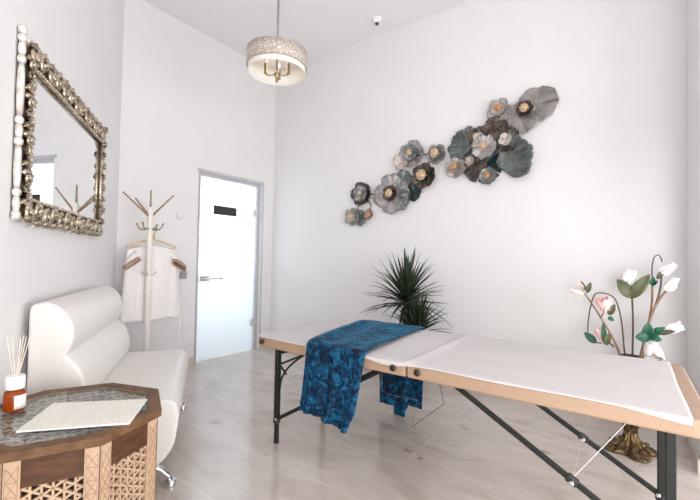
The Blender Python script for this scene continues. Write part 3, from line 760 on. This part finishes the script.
def sculpture(name, label, items, wires):
    cs_ = [at(x, y, YF) for x, y, *_ in items]; c0 = sum(cs_, Vector()) / len(cs_)
    root = thing(name, label, 'wall art', (c0.x, YF, c0.z))
    for (pts, rad) in wires:
        MB().tube([at(x, y, YF - d) for x, y, d in pts], rad, 8).build('connecting_wire', M_wire, root, smooth=True)
    for k, it in enumerate(items):
        x, y, r, off, layers, bead = it[:6]
        pp = at(x, y, YF - off); sc_ = (at(x, y - r, YF - off).z - at(x, y + r, YF - off).z) / 2
        par = None
        for j, (fr, n, mt, kw) in enumerate(layers):
            o = flower_mesh(pp, sc_ * fr, n, seed=k * 7 + j, off=j * .018 + (.004 * j), **kw).build('metal_petals' if par is None else 'inner_petals', [mt, RIM.get(mt.name, M_mp_bronze)], par or root, smooth=True, solid=.0025)
            nf = len(o.data.polygons); nrr = 12
            if not kw.get('slit'):
                for q in o.data.polygons:
                    if q.index % nrr == nrr - 1: q.material_index = 1
            if par is None: par = o
        if bead:
            br_, bm_ = bead; rad = sc_ * br_; b = MB(); cc = pp + Vector((0, -.022 - .02 * len(layers), 0))
            b.ball(cc, (rad, rad * .75, rad), 12)
            for q in range(26):
                zz = 1 - 2 * (q + .5) / 26; aa = q * 2.4; rr_ = sqrt(1 - zz * zz); dv = Vector((rr_ * cos(aa), -abs(zz) if True else 0, rr_ * sin(aa)))
                b.ball(cc + Vector((dv.x * rad, dv.y * rad * .75, dv.z * rad)), rad * .24, 6)
            b.tube([cc, (cc.x, YF - .002, cc.z)], .006, 6)
            b.build('flower_center', bm_, par or root, smooth=True)
    return root
G, K = M_gold_c, M_copper_c
left_items = [
    (362, 194, 12, .03, [(1, 5, M_mp_bronze, dict(cup=.22, notch=.16)), (.74, 6, M_mp_teal, dict(cup=.28, notch=.16))], (.17, G)),
    (353, 217, 9.0, .03, [(1, 5, M_mp_silver, dict(cup=.3)), (.62, 5, M_mp_blush, dict(cup=.35))], (.24, G)),
    (361, 218, 8, .018, [(1, 4, M_mp_teal, dict(cup=.2))], None),
    (370, 214.5, 5.5, .035, [(1, 6, M_mp_blush, dict(cup=.6))], (.50, K)),
    (392, 194, 20, .020, [(1, 4, M_mp_silver, dict(cup=.12, notch=.14)), (.42, 5, M_mp_bronze, dict(cup=.4))], (.18, G)),
    (398, 199, 14, .030, [(1, 5, M_mp_teal, dict(cup=.15, notch=.12, a0=-1.9, a1=1.2, inner=.2))], None),
    (403, 180, 10, .014, [(1, 5, M_mp_teal, dict(cup=.15, notch=.1))], None),
    (413, 192, 10, .010, [(1, 4, M_mp_dteal, dict(cup=.15))], None),
    (412, 154, 13.5, .016, [(1, 4, M_mp_silver, dict(cup=.15, notch=.13)), (.60, 6, M_mp_teal, dict(cup=.3, notch=.15))], (.18, G)),
    (402, 162, 8.5, .03, [(1, 4, M_mp_blush, dict(cup=.35))], None),
    (424, 176, 13, .05, [(1, 6, M_mp_bronze, dict(cup=.22, notch=.12)), (.6, 6, M_mp_dteal, dict(cup=.3))], (.36, G)),
    (437, 154.5, 10.5, .035, [(1, 5, M_mp_silver, dict(cup=.25)), (.70, 6, M_mp_teal, dict(cup=.35))], (.38, G)),
]
left_w = [([(437, 154, .02), (426, 154.5, .03), (412, 156, .02)], .006), ([(370, 214, .03), (371, 205, .04), (366, 196, .02)], .005), ([(362, 194, .006), (392, 194, .006), (412, 180, .006), (437, 154, .006)], .006), ([(353, 217, .006), (362, 200, .006)], .005), ([(424, 176, .008), (411, 186, .008), (392, 194, .008)], .006)]
sculpture('flower_wall_sculpture', 'lower left cluster of grey, teal and bronze metal flowers above the dracaena', left_items, left_w)
right_items = [
    (456, 168, 10.5, .03, [(1, 6, M_mp_blush, dict(cup=.25)), (.64, 6, M_mp_silver, dict(cup=.4))], (.29, K)),
    (472, 149, 24, .010, [(1, 7, M_mp_teal, dict(cup=.10, notch=.07, ribs=5, a0=radians(60), a1=radians(235), inner=.03, slit=True))], None),
    (484, 163, 21, .012, [(1, 5, M_mp_dteal, dict(cup=.10, notch=.12))], None),
    (474, 164, 13, .02, [(1, 4, M_mp_bronze, dict(cup=.12, notch=.12))], None),
    (495, 131, 14, .045, [(1, 4, M_mp_bronze, dict(cup=.16, ribs=6, notch=.12, slit=True))], None),
    (506, 140, 13.5, .040, [(1, 4, M_mp_bronze, dict(cup=.2, ribs=6, notch=.14, slit=True)), (.50, 4, M_mp_blush, dict(cup=.25, ribs=8))], None),
    (495, 164, 36, .030, [(1, 8, M_mp_teal, dict(cup=.10, notch=.05, ribs=5, a0=radians(-42), a1=radians(66), inner=.05, slit=True))], None),
    (479, 138, 11, .045, [(1, 5, M_mp_bronze, dict(cup=.2, notch=.12)), (.5, 4, M_mp_blush, dict(cup=.2))], None),
    (484, 147, 12.5, .075, [(1, 7, M_mp_silver, dict(cup=.16, notch=.16, ribs=3))], (.28, G)),
    (488, 176, 9.0, .055, [(1, 7, M_mp_teal, dict(cup=.3, notch=.12))], (.32, K)),
    (470, 161, 5, .075, [(1, 6, M_mp_blush, dict(cup=.5))], (.45, M_mp_blush)),
    (538, 104, 18.5, .012, [(1, 3, M_mp_grey, dict(cup=.10, notch=.10, ribs=9))], None),
    (520, 118, 17.5, .035, [(1, 4, M_mp_grey, dict(cup=.12, notch=.10, ribs=9))], None),
    (525, 109.5, 8.5, .07, [(1, 6, M_mp_bronze, dict(cup=.4))], (.44, G)),
    (499, 110, 11.5, .045, [(1, 5, M_mp_silver, dict(cup=.22)), (.6, 5, M_mp_blush, dict(cup=.3))], (.27, K)),
    (500, 121, 8, .03, [(1, 4, M_mp_teal, dict(cup=.2))], None),
]
right_w = [([(456, 168, .006), (484, 160, .006), (500, 135, .006), (525, 110, .006)], .006), ([(488, 176, .02), (487, 165, .02)], .005), ([(470, 161, .05), (478, 156, .03)], .005)]
sculpture('flower_wall_sculpture', 'upper right cluster of large metal flowers and fan leaves on the back wall', right_items, right_w)

# ------------------------------------------------------------------ dracaena
DP = Vector((-1.578, 3.15, 0))
dr_ = thing('dracaena_plant', 'dark spiky dracaena in a pot on the floor behind the massage table', 'plant', DP)
MB().lathe([(.10, .0), (.115, .01), (.145, .22), (.15, .235), (.15, .25), (.138, .25), (.134, .21), (.02, .205)], DP, 32).build('pot', M_pot, dr_, smooth='auto')
MB().lathe([(.134, .19), (.132, .212), (.06, .218), (.01, .22)], DP, 24).build('soil', M_soil, dr_, smooth=True)
def crown(base, n, lmin, lmax, seed, up_bias, name='leaf_crown', reach=1.0):
    rn = random.Random(seed); mb = MB()
    for i in range(n):
        az = i * 2.39996 + rn.uniform(-.2, .2)
        f = (i + .5) / n; el = radians(84) - f * radians(80) * up_bias + rn.uniform(-.12, .12)
        ln = rn.uniform(lmin, lmax) * (1 - .12 * f); droop = rn.uniform(.10, .40) * (.35 + f) ; w = rn.uniform(.012, .0185)
        d = Vector((cos(az) * cos(el), sin(az) * cos(el), sin(el))); sd = Vector((-sin(az), cos(az), 0)); nm = d.cross(sd)
        b0 = base + Vector((0, 0, -.10 * f + .02)) + Vector((cos(az), sin(az), 0)) * .015
        if b0.y + d.y * ln > YF - .03: ln = max(.1, (YF - .03 - b0.y) / max(d.y, .05))
        def fn(u, v, d=d, sd=sd, nm=nm, ln=ln, w=w, b0=b0, droop=droop):
            ww = w * (min(1, .45 + u * 2.2)) * (1 - u ** 2.6) + .0006
            s_ = (v - .5) * 2
            return b0 + d * (ln * u) * 1.0 + Vector((0, 0, -droop * ln * u * u)) + sd * (s_ * ww) + nm * (-abs(s_) * ww * -.45)
        mb.grid(fn, 8, 2)
    return mb.build(name, M_leafd, dr_, smooth=True, solid=.0012)
def ptube(pts, r0, r1, name):
    n = 14; ps = []; rs = []
    for i in range(n + 1):
        f = i / n; k = f * (len(pts) - 1); j = min(int(k), len(pts) - 2); ps.append(Vector(pts[j]).lerp(Vector(pts[j + 1]), k - j)); rs.append(r0 + (r1 - r0) * f + .0025 * sin(i * 2.6))
    return MB().tube(ps, rs, 12).build(name, M_trunk, dr_, smooth=True)
c1 = DP + Vector((-.045, 0, .82)); c2 = DP + Vector((.09, -.05, .56))
ptube([DP + Vector((-.02, 0, .19)), DP + Vector((-.05, .0, .5)), c1], .030, .024, 'trunk')
ptube([DP + Vector((.04, 0, .19)), DP + Vector((.08, -.03, .36)), c2], .024, .02, 'trunk')
crown(c1, 100, .36, .50, 3, 1.05)
crown(c2, 84, .30, .40, 8, 1.0)

# ------------------------------------------------------------------ massage table
TX0, TX1, TY0, TY1, TTOP, TBOT, FX = -1.927, .222, 1.685, 2.57, .655, .592, -.862
mt = thing('massage_table', 'folding massage table with beige sides and dark steel legs across the room', 'massage table', ((TX0 + TX1) / 2, 2.12, 0))
def panel(x0, x1, lr, rr):
    """plan outline of one half with its outer corners rounded"""
    pts = []
    def arc(cx, cy, r, a0, a1):
        for i in range(9):
            a = a0 + (a1 - a0) * i / 8; pts.append((cx + r * cos(a), cy + r * sin(a)))
    r = .05
    for (cx, cy, a0, rnd) in ((x1 - r, TY0 + r, -pi / 2, rr), (x1 - r, TY1 - r, 0, rr), (x0 + r, TY1 - r, pi / 2, lr), (x0 + r, TY0 + r, pi, lr)):
        if rnd: arc(cx, cy, r, a0, a0 + pi / 2)
        else: pts.append((x1 if a0 in (-pi / 2, 0) else x0, TY0 if a0 in (-pi / 2, pi) else TY1))
    return pts
MB().prism(panel(TX0, FX - .004, True, False), TBOT, TTOP).build('tabletop_half', M_vinyl, mt, bevel=.010, seg=3, angle=60)
MB().prism(panel(FX + .004, TX1, False, True), TBOT, TTOP).build('tabletop_half', M_vinyl, mt, bevel=.010, seg=3, angle=60)
for x in (TX0 + .075, FX - .064, FX + .064):
    kb = MB().lathe([(.007, 0), (.007, .006), (.015, .008), (.0165, .016), (.013, .022), (.005, .025)], (x, TY0, .629), 18, (0, -1, 0)); kb.build('knob', M_knob, mt, smooth='auto')
LEGX = (-1.78, .118); LY = (1.745, 2.20)
for ix, lx in enumerate(LEGX):
    sx = 1 if ix == 0 else -1
    for iy, ly in enumerate(LY):
        lg = MB().box((lx, ly, .365), (.030, .030, .47)).build('leg', M_legs, mt, bevel=.004)
        MB().box((lx, ly, .0875), (.023, .023, .155)).build('leg_extension', M_legs, lg, bevel=.003)
        MB().box((lx, ly, .006), (.027, .027, .012)).build('foot_cap', M_black, lg, bevel=.003)
        MB().lathe([(.02, .128), (.023, .132), (.023, .15), (.02, .154)], (lx, ly, 0), 14).build('collar', M_black, lg, smooth='auto')
        # long strut from the foot of the leg to the underside near the fold
        a = Vector((lx + sx * .012, ly + .0, .155)); e = Vector((-.655 if ix else -1.03, ly + .0, TBOT + .001))
        st = MB().bar(a, e, .015, .022).build('strut', M_legs, mt, bevel=.003)
        m = a.lerp(e, .37); q = (e - a).normalized()
        jt = MB().bar(m - q * .020, m + q * .020, .024, .030); jt.build('strut_joint', M_black, st, bevel=.003)
        MB().lathe([(.010, 0), (.010, .02), (.006, .024)], m + Vector((0, -.014, 0)), 12, (0, -1, 0)).build('bolt', M_chrome, st, smooth='auto')
        MB().lathe([(.009, 0), (.009, .010), (.005, .013)], a + Vector((0, -.014, 0)), 12, (0, -1, 0)).build('bolt', M_chrome, st, smooth='auto')
        # short brace and curved brace under the top
        if ix: continue
        b1 = MB().bar((lx + sx * .01, ly, .487), (lx + sx * .245, ly, TBOT + .0), .012, .013); b1.build('brace', M_legs, mt, bevel=.002)
        pts = []
        for i in range(11):
            f = i / 10; pts.append((lx + sx * (.018 + .215 * f ** 1.5), ly + .0, .33 + (TBOT - .335) * (f ** .72)))
        MB().tube(pts, .0065, 8).build('curved_brace', M_legs, mt, smooth=True)
        MB().bar((lx + sx * .012, ly, .485), (lx + sx * .075, ly, .437), .009, .010).build('brace_link', M_legs, mt)
    MB().bar((lx, LY[0], TBOT - .03), (lx, LY[1], TBOT - .03), .022, .03).build('cross_rail', M_legs, mt, bevel=.003)
# cables: tension wire and the slack loop near the fold
MB().tube([(-.17, 1.765, .325), (.03, 2.06, .53), (.06, 2.10, TBOT)], .0019, 6).build('cable', M_cable, mt)
loop = [at(423, 372, 2.12), at(438, 376, 2.12), at(444, 404, 2.12), at(411.5, 427, 2.12), at(417, 400, 2.12), at(395, 396, 2.12), at(381, 391, 2.12), at(383, 371, 2.12)]; loop = [loop[1] + Vector((0, 0, .25))] + loop[1:7] + [loop[7] + Vector((0, 0, .25))]; loop = [Vector((p.x, p.y, min(p.z, TBOT))) for p in loop]
MB().tube(loop, .0026, 6).build('slack_cable', M_cable_dark, mt)

# disposable paper cover
def sheet_fn(u, v):
    x = TX0 + .004 + (TX1 - .058 - TX0) * u
    drop = .0035 + .0015 * sin(x * 11) + .017 * math.exp(-((x + .965) / .10) ** 2)
    if x > -.02: drop += .016 * min(1, (x + .02) / .16)
    top = (TY1 + .004) - (TY0 - .006)
    if v < .12:
        k = v / .12; y = TY0 - .0065; z = TTOP + .001 - drop * (1 - k)
        if k > .8: z = TTOP + .001
    else:
        k = (v - .12) / .88; y = TY0 - .0065 + top * k; z = TTOP + .0025 + .0016 * sin(k * pi)
        z += .0022 * (mnoise.noise(Vector((x * 1.4, y * 9, 3))) + .5) + .0015 * abs(mnoise.noise(Vector((x * 5, y * 16, 7))))
        z += .006 * math.exp(-((x - FX) / .012) ** 2) + .004 * math.exp(-((x - FX - .02) / .02) ** 2)
    if u < .03:                                            # follow the rounded corner
        pass
    cr = .05
    dx = (TX0 + cr) - x
    if dx > 0:
        inset = cr - sqrt(max(0, cr * cr - dx * dx)); y = min(max(y, TY0 - .0065 + inset), TY1 + .004 - inset)
    if u > .97: x += .002 * sin(v * 9)
    return Vector((x, y, z))
sh = MB().grid(sheet_fn, 200, 70).build('paper_sheet', M_paper, None, smooth=True, solid=.0012)
tag(sh, 'white disposable paper cover spread over the massage table top', 'table cover')

# blue velvet throw
def throw_fn(u, v):
    """u across the width, v along the length: near hem, over the top, far hem"""
    s = v * 1.79
    jag = .0
    near_h, topw = .378, .915
    lx = [(0, -1.515), (.37, -1.475), (.48, -1.50), (.9, -1.60), (1.2, -1.625), (1.40, -1.56), (1.79, -1.545)]
    rx = [(0, -1.16), (.10, -1.115), (.22, -1.10), (.37, -1.085), (.48, -1.10), (.9, -1.145), (1.30, -1.185), (1.79, -1.195)]
    def ip(tb):
        for (a, p), (b_, q) in zip(tb, tb[1:]):
            if s <= b_: f = (s - a) / (b_ - a); return p + (q - p) * f
        return tb[-1][1]
    x = ip(lx) * (1 - u) + ip(rx) * u
    f1 = .008 * sin(u * 17 + 1) + .006 * sin(u * 31 + s * 3)
    w = mnoise.noise(Vector((x * 5, s * 4, 1.7)))
    if s < near_h:
        k = 1 - s / near_h; y = TY0 - .022 - .012 * k + f1 * (.4 + k) - (.02 * k if u > .8 else 0); z = TTOP + .006 - (near_h - s)
        z += .012 * sin(u * 5 + .5) * k
        if s < .065 and s > .045: y -= .006
    elif s < near_h + topw:
        k = (s - near_h) / topw; e = min(k, 1 - k) * topw
        y = TY0 - .022 + (TY1 + .044 - TY0) * k; z = TTOP + .013 + .010 * min(1, e / .03) + .006 * sin(u * 13 + s * 2) * min(1, e / .1) + .018 * max(0, w) * min(1, e / .12)
        z += .022 * max(0, 1 - abs(u - .12) / .16) * min(1, e / .25)
        z = max(z, TTOP + .013)
        if k < .03: z -= .010 * (1 - k / .03)
    else:
        k = s - near_h - topw; y = TY1 + .026 + .5 * f1; z = TTOP + .006 - k * (1.20 + (.12 if .35 < u < .62 else -.06 if u > .68 else 0))
    return Vector((x, y, z))
th = MB().grid(throw_fn, 44, 150).build('velvet_throw', M_velvet, None, smooth=True, solid=.009)
tag(th, 'crushed blue velvet throw draped across the massage table', 'throw')

# ------------------------------------------------------------------ bronze floor vase and silk magnolias
VP = Vector((.012, 3.0, 0))
vs = thing('floor_vase', 'bronze pedestal floor vase with a pointed foot in the right corner', 'vase', VP)
rings = []
prof = [(.150, .003, 1), (.152, .012, 1), (.125, .026, 1), (.092, .042, .8), (.066, .062, .5), (.042, .085, .25), (.033, .11, .05), (.032, .14, 0), (.046, .17, 0), (.052, .19, 0), (.046, .21, 0), (.05, .27, 0), (.07, .34, 0), (.082, .41, 0), (.078, .47, 0), (.058, .53, 0), (.05, .56, 0), (.058, .585, 0), (.052, .585, 0), (.045, .56, 0)]
for r, z, st in prof:
    ring = []
    for k in range(64):
        a = 2 * pi * k / 64; q = abs(cos(2 * (a - .45))) ** 1.6
        rr = r * (1 - st * .38 * (1 - q)) + .004 * sin(a * 16) * (1 if z < .15 else .3)
        ring.append(VP + Vector((rr * cos(a), rr * sin(a), z + (.012 * st * sin(a * 8) if z > .02 else 0))))
    rings.append(ring)
scr = MB().loft(rings)
for k in range(8):
    a = .45 + k * pi / 4
    for q in range(2):
        pts = []
        for i in range(13):
            f = i / 12; b = f * 5.5 * (1 if q else -1); r = .024 * (1 - .7 * f)
            rad = .088 + r * cos(b); z = .040 + r * sin(b) * .55; aa = a + (.14 if q else -.14) * (1 + .3 * sin(b))
            pts.append(VP + Vector((rad * cos(aa), rad * sin(aa), z)))
        scr.tube(pts, .005, 6)
scr.build('vase_body', M_bronze, vs, smooth=True)
NECK = VP + Vector((0, 0, .565))

def frame_of(d):
    d = Vector(d).normalized(); x = d.orthogonal().normalized(); return d, x, d.cross(x)
def petal(mb, c, d, az, ln, wd, open_, curl=.5, flare=.0):
    """cupped petal: grows along d, leaning out by `open_` around azimuth az"""
    d, x, y = frame_of(d); o = x * cos(az) + y * sin(az); s = d.cross(o)
    def fn(u, v):
        w = wd * (sin(pi * (.10 + .86 * u ** .8))) ** .75; t = (v - .5) * 2
        out = open_ * ln * (sin(u * pi * .62)) + flare * ln * u ** 3
        p = c + d * (ln * u * (1 - .12 * open_)) + o * (out + .10 * wd - abs(t) ** 2 * w * curl) + s * (t * w * (1 - .22 * curl * abs(t)))
        return p
    mb.grid(fn, 8, 6)
def bloom(name, c, d, ln, mat, parent, n=6, open_=.35, wd=.45, flare=0, seed=0):
    rn = random.Random(seed); mb = MB()
    for i in range(n):
        petal(mb, Vector(c), d, i * 2 * pi / n + rn.uniform(-.2, .2), ln * rn.uniform(.9, 1.05), ln * wd * .62, open_ * rn.uniform(.8, 1.1), .55, flare)
    for i in range(3):
        petal(mb, Vector(c), d, i * 2 * pi / 3 + .5, ln * .88, ln * wd * .5, open_ * .45, .7)
    return mb.build(name, mat, parent, smooth=True, solid=.0016, sub=1)
def leaf(name, c, tip, wd, mat, parent, nrm=(0, -1, .3), bend=.15):
    c = Vector(c); tip = Vector(tip); d = tip - c; ln = d.length; d.normalize(); nv = Vector(nrm); nv = (nv - d * nv.dot(d)).normalized(); s = d.cross(nv)
    def fn(u, v):
        w = wd * sin(pi * min(1, .04 + .96 * u ** .85)) ** .8; t = (v - .5) * 2
        return c + d * (ln * u) + s * (t * w) + nv * (bend * ln * sin(pi * u) * .6 + .25 * w * abs(t) + .003 * sin(u * 26) * abs(t))
    return MB().grid(fn, 12, 6).build(name, mat, parent, smooth=True, solid=.0014)
def stem(pts, r0, r1, mat, parent, name='stem'):
    pts = [Vector(p) for p in pts]; ps = []
    ext = [pts[0] * 2 - pts[1]] + pts + [pts[-1] * 2 - pts[-2]]
    for i in range(len(pts) - 1):
        p0, p1, p2, p3 = ext[i:i + 4]
        for j in range(6):
            u = j / 6; ps.append(.5 * ((2 * p1) + (p2 - p0) * u + (2 * p0 - 5 * p1 + 4 * p2 - p3) * u * u + (3 * p1 - p0 - 3 * p2 + p3) * u ** 3))
    ps.append(pts[-1]); n = len(ps)
    return MB().tube(ps, [r0 + (r1 - r0) * i / (n - 1) for i in range(n)], 8).build(name, mat, parent, smooth=True)
GRP = 'silk magnolia stems in the floor vase'
def branch(label, nm='magnolia_branch'): return thing(nm, label, 'artificial flower', NECK, GRP)
def A(x, y, Y=3.0): return at(x, y, Y)

# pink twig leaning left
b1 = branch('pink artificial magnolia twig leaning left with small buds at its tip')
stem([NECK + Vector((-.01, 0, -.12)), A(619, 352), A(611, 335), A(601, 318), A(590, 301), A(582, 290)], .008, .004, M_stemb, b1)
stem([A(601, 318), A(604, 311, 2.98)], .005, .004, M_stemb, b1, 'side_twig')
bloom('magnolia_bud', A(583, 289), (-.45, 0, .75), .065, M_petl, b1, 4, .10, .42, seed=1)
bloom('magnolia_bud', A(584, 294, 2.97), (-.9, -.1, .25), .085, M_petl, b1, 4, .12, .36, seed=2)
bloom('magnolia_bloom', A(608, 313, 2.97), (-.25, -.15, .75), .105, M_petp, b1, 6, .38, .62, seed=3)
leaf('leaf', A(587, 293), A(591, 282), .016, M_leafo, b1); leaf('leaf', A(585, 290), A(581, 281), .012, M_leafo, b1)
leaf('leaf', A(609, 315, 2.95), A(615, 304, 2.95), .02, M_leafo, b1); leaf('leaf', A(608, 317), A(614, 321), .014, M_leafg, b1)
# arched dark stem with a hanging pink bud
b2 = branch('arched dark magnolia stem with a hanging pink bud over the pink twig')
stem([NECK + Vector((.0, .01, -.1)), A(625, 356), A(622, 325), A(617, 303), A(610, 295), A(598, 293), A(593, 298), A(589, 315), A(588, 332), A(592, 341), A(600, 343)], .0045, .0035, M_stemd, b2)
bloom('magnolia_bud', A(604, 343, 2.97), (-.35, -.1, .8), .10, M_petl, b2, 5, .16, .46, seed=5)
leaf('leaf', A(596, 343), A(584, 332), .024, M_leafg, b2, bend=.25); leaf('leaf', A(605, 344, 2.95), A(603, 322, 2.95), .016, M_leafg, b2)
leaf('leaf', A(606, 345, 2.94), A(609, 333, 2.94), .02, M_leafo, b2); stem([A(600, 343), A(609, 343), A(614, 347)], .004, .005, M_stemd, b2, 'side_twig')
# upright stem with two olive leaves and a white flower
b3 = branch('straight upright magnolia stem with two olive leaves and a white bloom')
stem([NECK + Vector((.01, .0, -.1)), A(632.5, 358), A(633, 320), A(632, 297)], .0055, .005, M_stemd, b3)
leaf('leaf', A(632, 298), A(617, 279), .036, M_leafo, b3, bend=.2); leaf('leaf', A(632, 298), A(650, 274), .034, M_leafo, b3, bend=.2)
bloom('magnolia_bloom', A(630, 289, 3.03), (-.1, .1, .9), .12, M_petw, b3, 6, .34, .62, seed=7)
# brown branch forking right, with two white buds at its top
b4 = branch('tall brown magnolia branch on the right with white buds at its top')
stem([NECK + Vector((.02, -.01, -.1)), A(642, 352), A(648, 325), A(655, 307), A(661, 297), A(666, 291)], .009, .006, M_stemb, b4)
stem([A(655, 307), A(660, 290), A(661.5, 277)], .0055, .005, M_stemd, b4, 'side_twig')
bloom('magnolia_bud', A(666, 291), (.45, -.05, .75), .10, M_petw, b4, 5, .20, .60, seed=8)
bloom('magnolia_bud', A(661, 274), (.55, 0, .5), .10, M_petw, b4, 5, .18, .55, seed=9)
leaf('leaf', A(657, 279), A(665, 269), .014, M_leafo, b4); stem([A(657, 301), A(663, 296)], .004, .003, M_stemb, b4, 'side_twig')
# hooked wire stem
b5 = branch('slender hooked magnolia stem with a green calyx beside the white buds')
stem([NECK + Vector((.02, .015, -.1)), A(643, 345, 3.03), A(651, 310, 3.03), A(652.5, 284, 3.03)], .006, .006, M_stemb, b5)
stem([A(652.5, 282, 3.03), A(652, 268, 3.03), A(654, 258, 3.03), A(658, 255, 3.03), A(661, 258, 3.03), A(662, 262, 3.03)], .0035, .003, M_stemd, b5, 'wire_hook')
for q in (0, 1.6, 3.1, 4.6):
    leaf('leaf', A(653, 284, 3.02), A(653 + 5 * cos(q), 281 - 5 * sin(q), 3.0), .013, M_leafg, b5)
# low white blooms with green leaves
b6 = branch('low pair of white magnolia blooms with bright green leaves above the table edge')
stem([NECK + Vector((.03, -.02, -.1)), A(644, 356, 2.96), A(648, 345, 2.95)], .008, .006, M_stemb, b6)
stem([A(648, 340, 2.96), A(657, 333, 2.95), A(665, 329, 2.95)], .005, .004, M_stemd, b6, 'side_twig')
bloom('magnolia_bloom', A(651, 341, 2.92), (.1, -.55, -.75), .12, M_petw, b6, 6, .36, .66, seed=11)
bloom('magnolia_bloom', A(664, 331, 2.95), (.8, -.1, .45), .10, M_petw, b6, 5, .26, .60, seed=12)
for (a, b_, w) in (((650, 338), (635, 337), .035), ((648, 336), (648, 322), .03), ((650, 338), (662, 340), .028), ((654, 334), (665, 327), .022)):
    leaf('leaf', A(*a, 2.93), A(*b_, 2.90), w, M_leafg, b6, bend=.25)
leaf('leaf', A(658, 334, 2.92), A(676, 331, 2.92), .014, M_stemd, b6); leaf('leaf', A(657, 352, 2.92), A(660, 362, 2.92), .014, M_leafo, b6)

# ------------------------------------------------------------------ daylight and added fill light
def area(name, loc, rot, sx, sy, power, col=(1, 1, 1)):
    ld = bpy.data.lights.new(name, 'AREA'); ld.shape = 'RECTANGLE'; ld.size = sx; ld.size_y = sy; ld.energy = power; ld.color = col
    o = bpy.data.objects.new(name, ld); COL.objects.link(o); o.location = loc; o.rotation_euler = rot; return o
area('daylight_east', (XE + .14, (WY0 + WY1) / 2, (WZ0 + WZ1) / 2), (0, radians(90), 0), WZ1 - WZ0, WY1 - WY0, 100, (1, .99, .985))
area('south_fill', ((WX0 + WX1) / 2, YB - .15, (WZ0 + WZ1) / 2), (radians(90), 0, 0), WX1 - WX0, WZ1 - WZ0, 50, (1, .985, .97))  # light at the unseen south opening, added to lift the back wall
area('corridor_light', (-4.75, (DY0 + DY1) / 2 - .1, 1.75), (0, radians(-90), 0), 1.7, 1.3, 30, (.88, .97, 1))
pd = bpy.data.lights.new('lamp_bulbs', 'POINT'); pd.energy = .32; pd.color = (1, .9, .76); pd.shadow_soft_size = .04
po = bpy.data.objects.new('lamp_bulbs', pd); COL.objects.link(po); po.location = (PX_, PY_, LZ + .085)
sd = bpy.data.lights.new('wall_fill_sun', 'SUN'); sd.energy = .62; sd.angle = radians(11); sd.color = (1, .99, 1)  # added soft sun, aimed to brighten the back wall's lower right
so = bpy.data.objects.new('wall_fill_sun', sd); COL.objects.link(so); so.location = (1.2, -4, 2)
so.rotation_euler = Vector((-.13, 1, -.035)).to_track_quat('-Z', 'Y').to_euler()
w = bpy.data.worlds.new('sky'); scene.world = w; w.use_nodes = True
w.node_tree.nodes['Background'].inputs['Color'].default_value = (.92, .96, 1, 1); w.node_tree.nodes['Background'].inputs['Strength'].default_value = 1.0

# ------------------------------------------------------------------ camera and view
cd = bpy.data.cameras.new('camera'); cam = bpy.data.objects.new('camera', cd); COL.objects.link(cam)
cd.sensor_width = 36; cd.lens = FPX / 700 * 36; cd.clip_start = .05
cam.matrix_world = Matrix((( R_.x, U_.x, -F_.x, 0), (R_.y, U_.y, -F_.y, 0), (R_.z, U_.z, -F_.z, CAM_Z), (0, 0, 0, 1)))
scene.camera = cam
vw = scene.view_settings; vw.view_transform = 'Standard'; vw.look = 'None'; vw.gamma = 1; vw.exposure = 0.28; vw.use_curve_mapping = False
scene.cycles.max_bounces = 10; scene.cycles.diffuse_bounces = 6; scene.cycles.transparent_max_bounces = 12
for o in scene.objects:
    if '_o' in o.keys(): del o['_o']
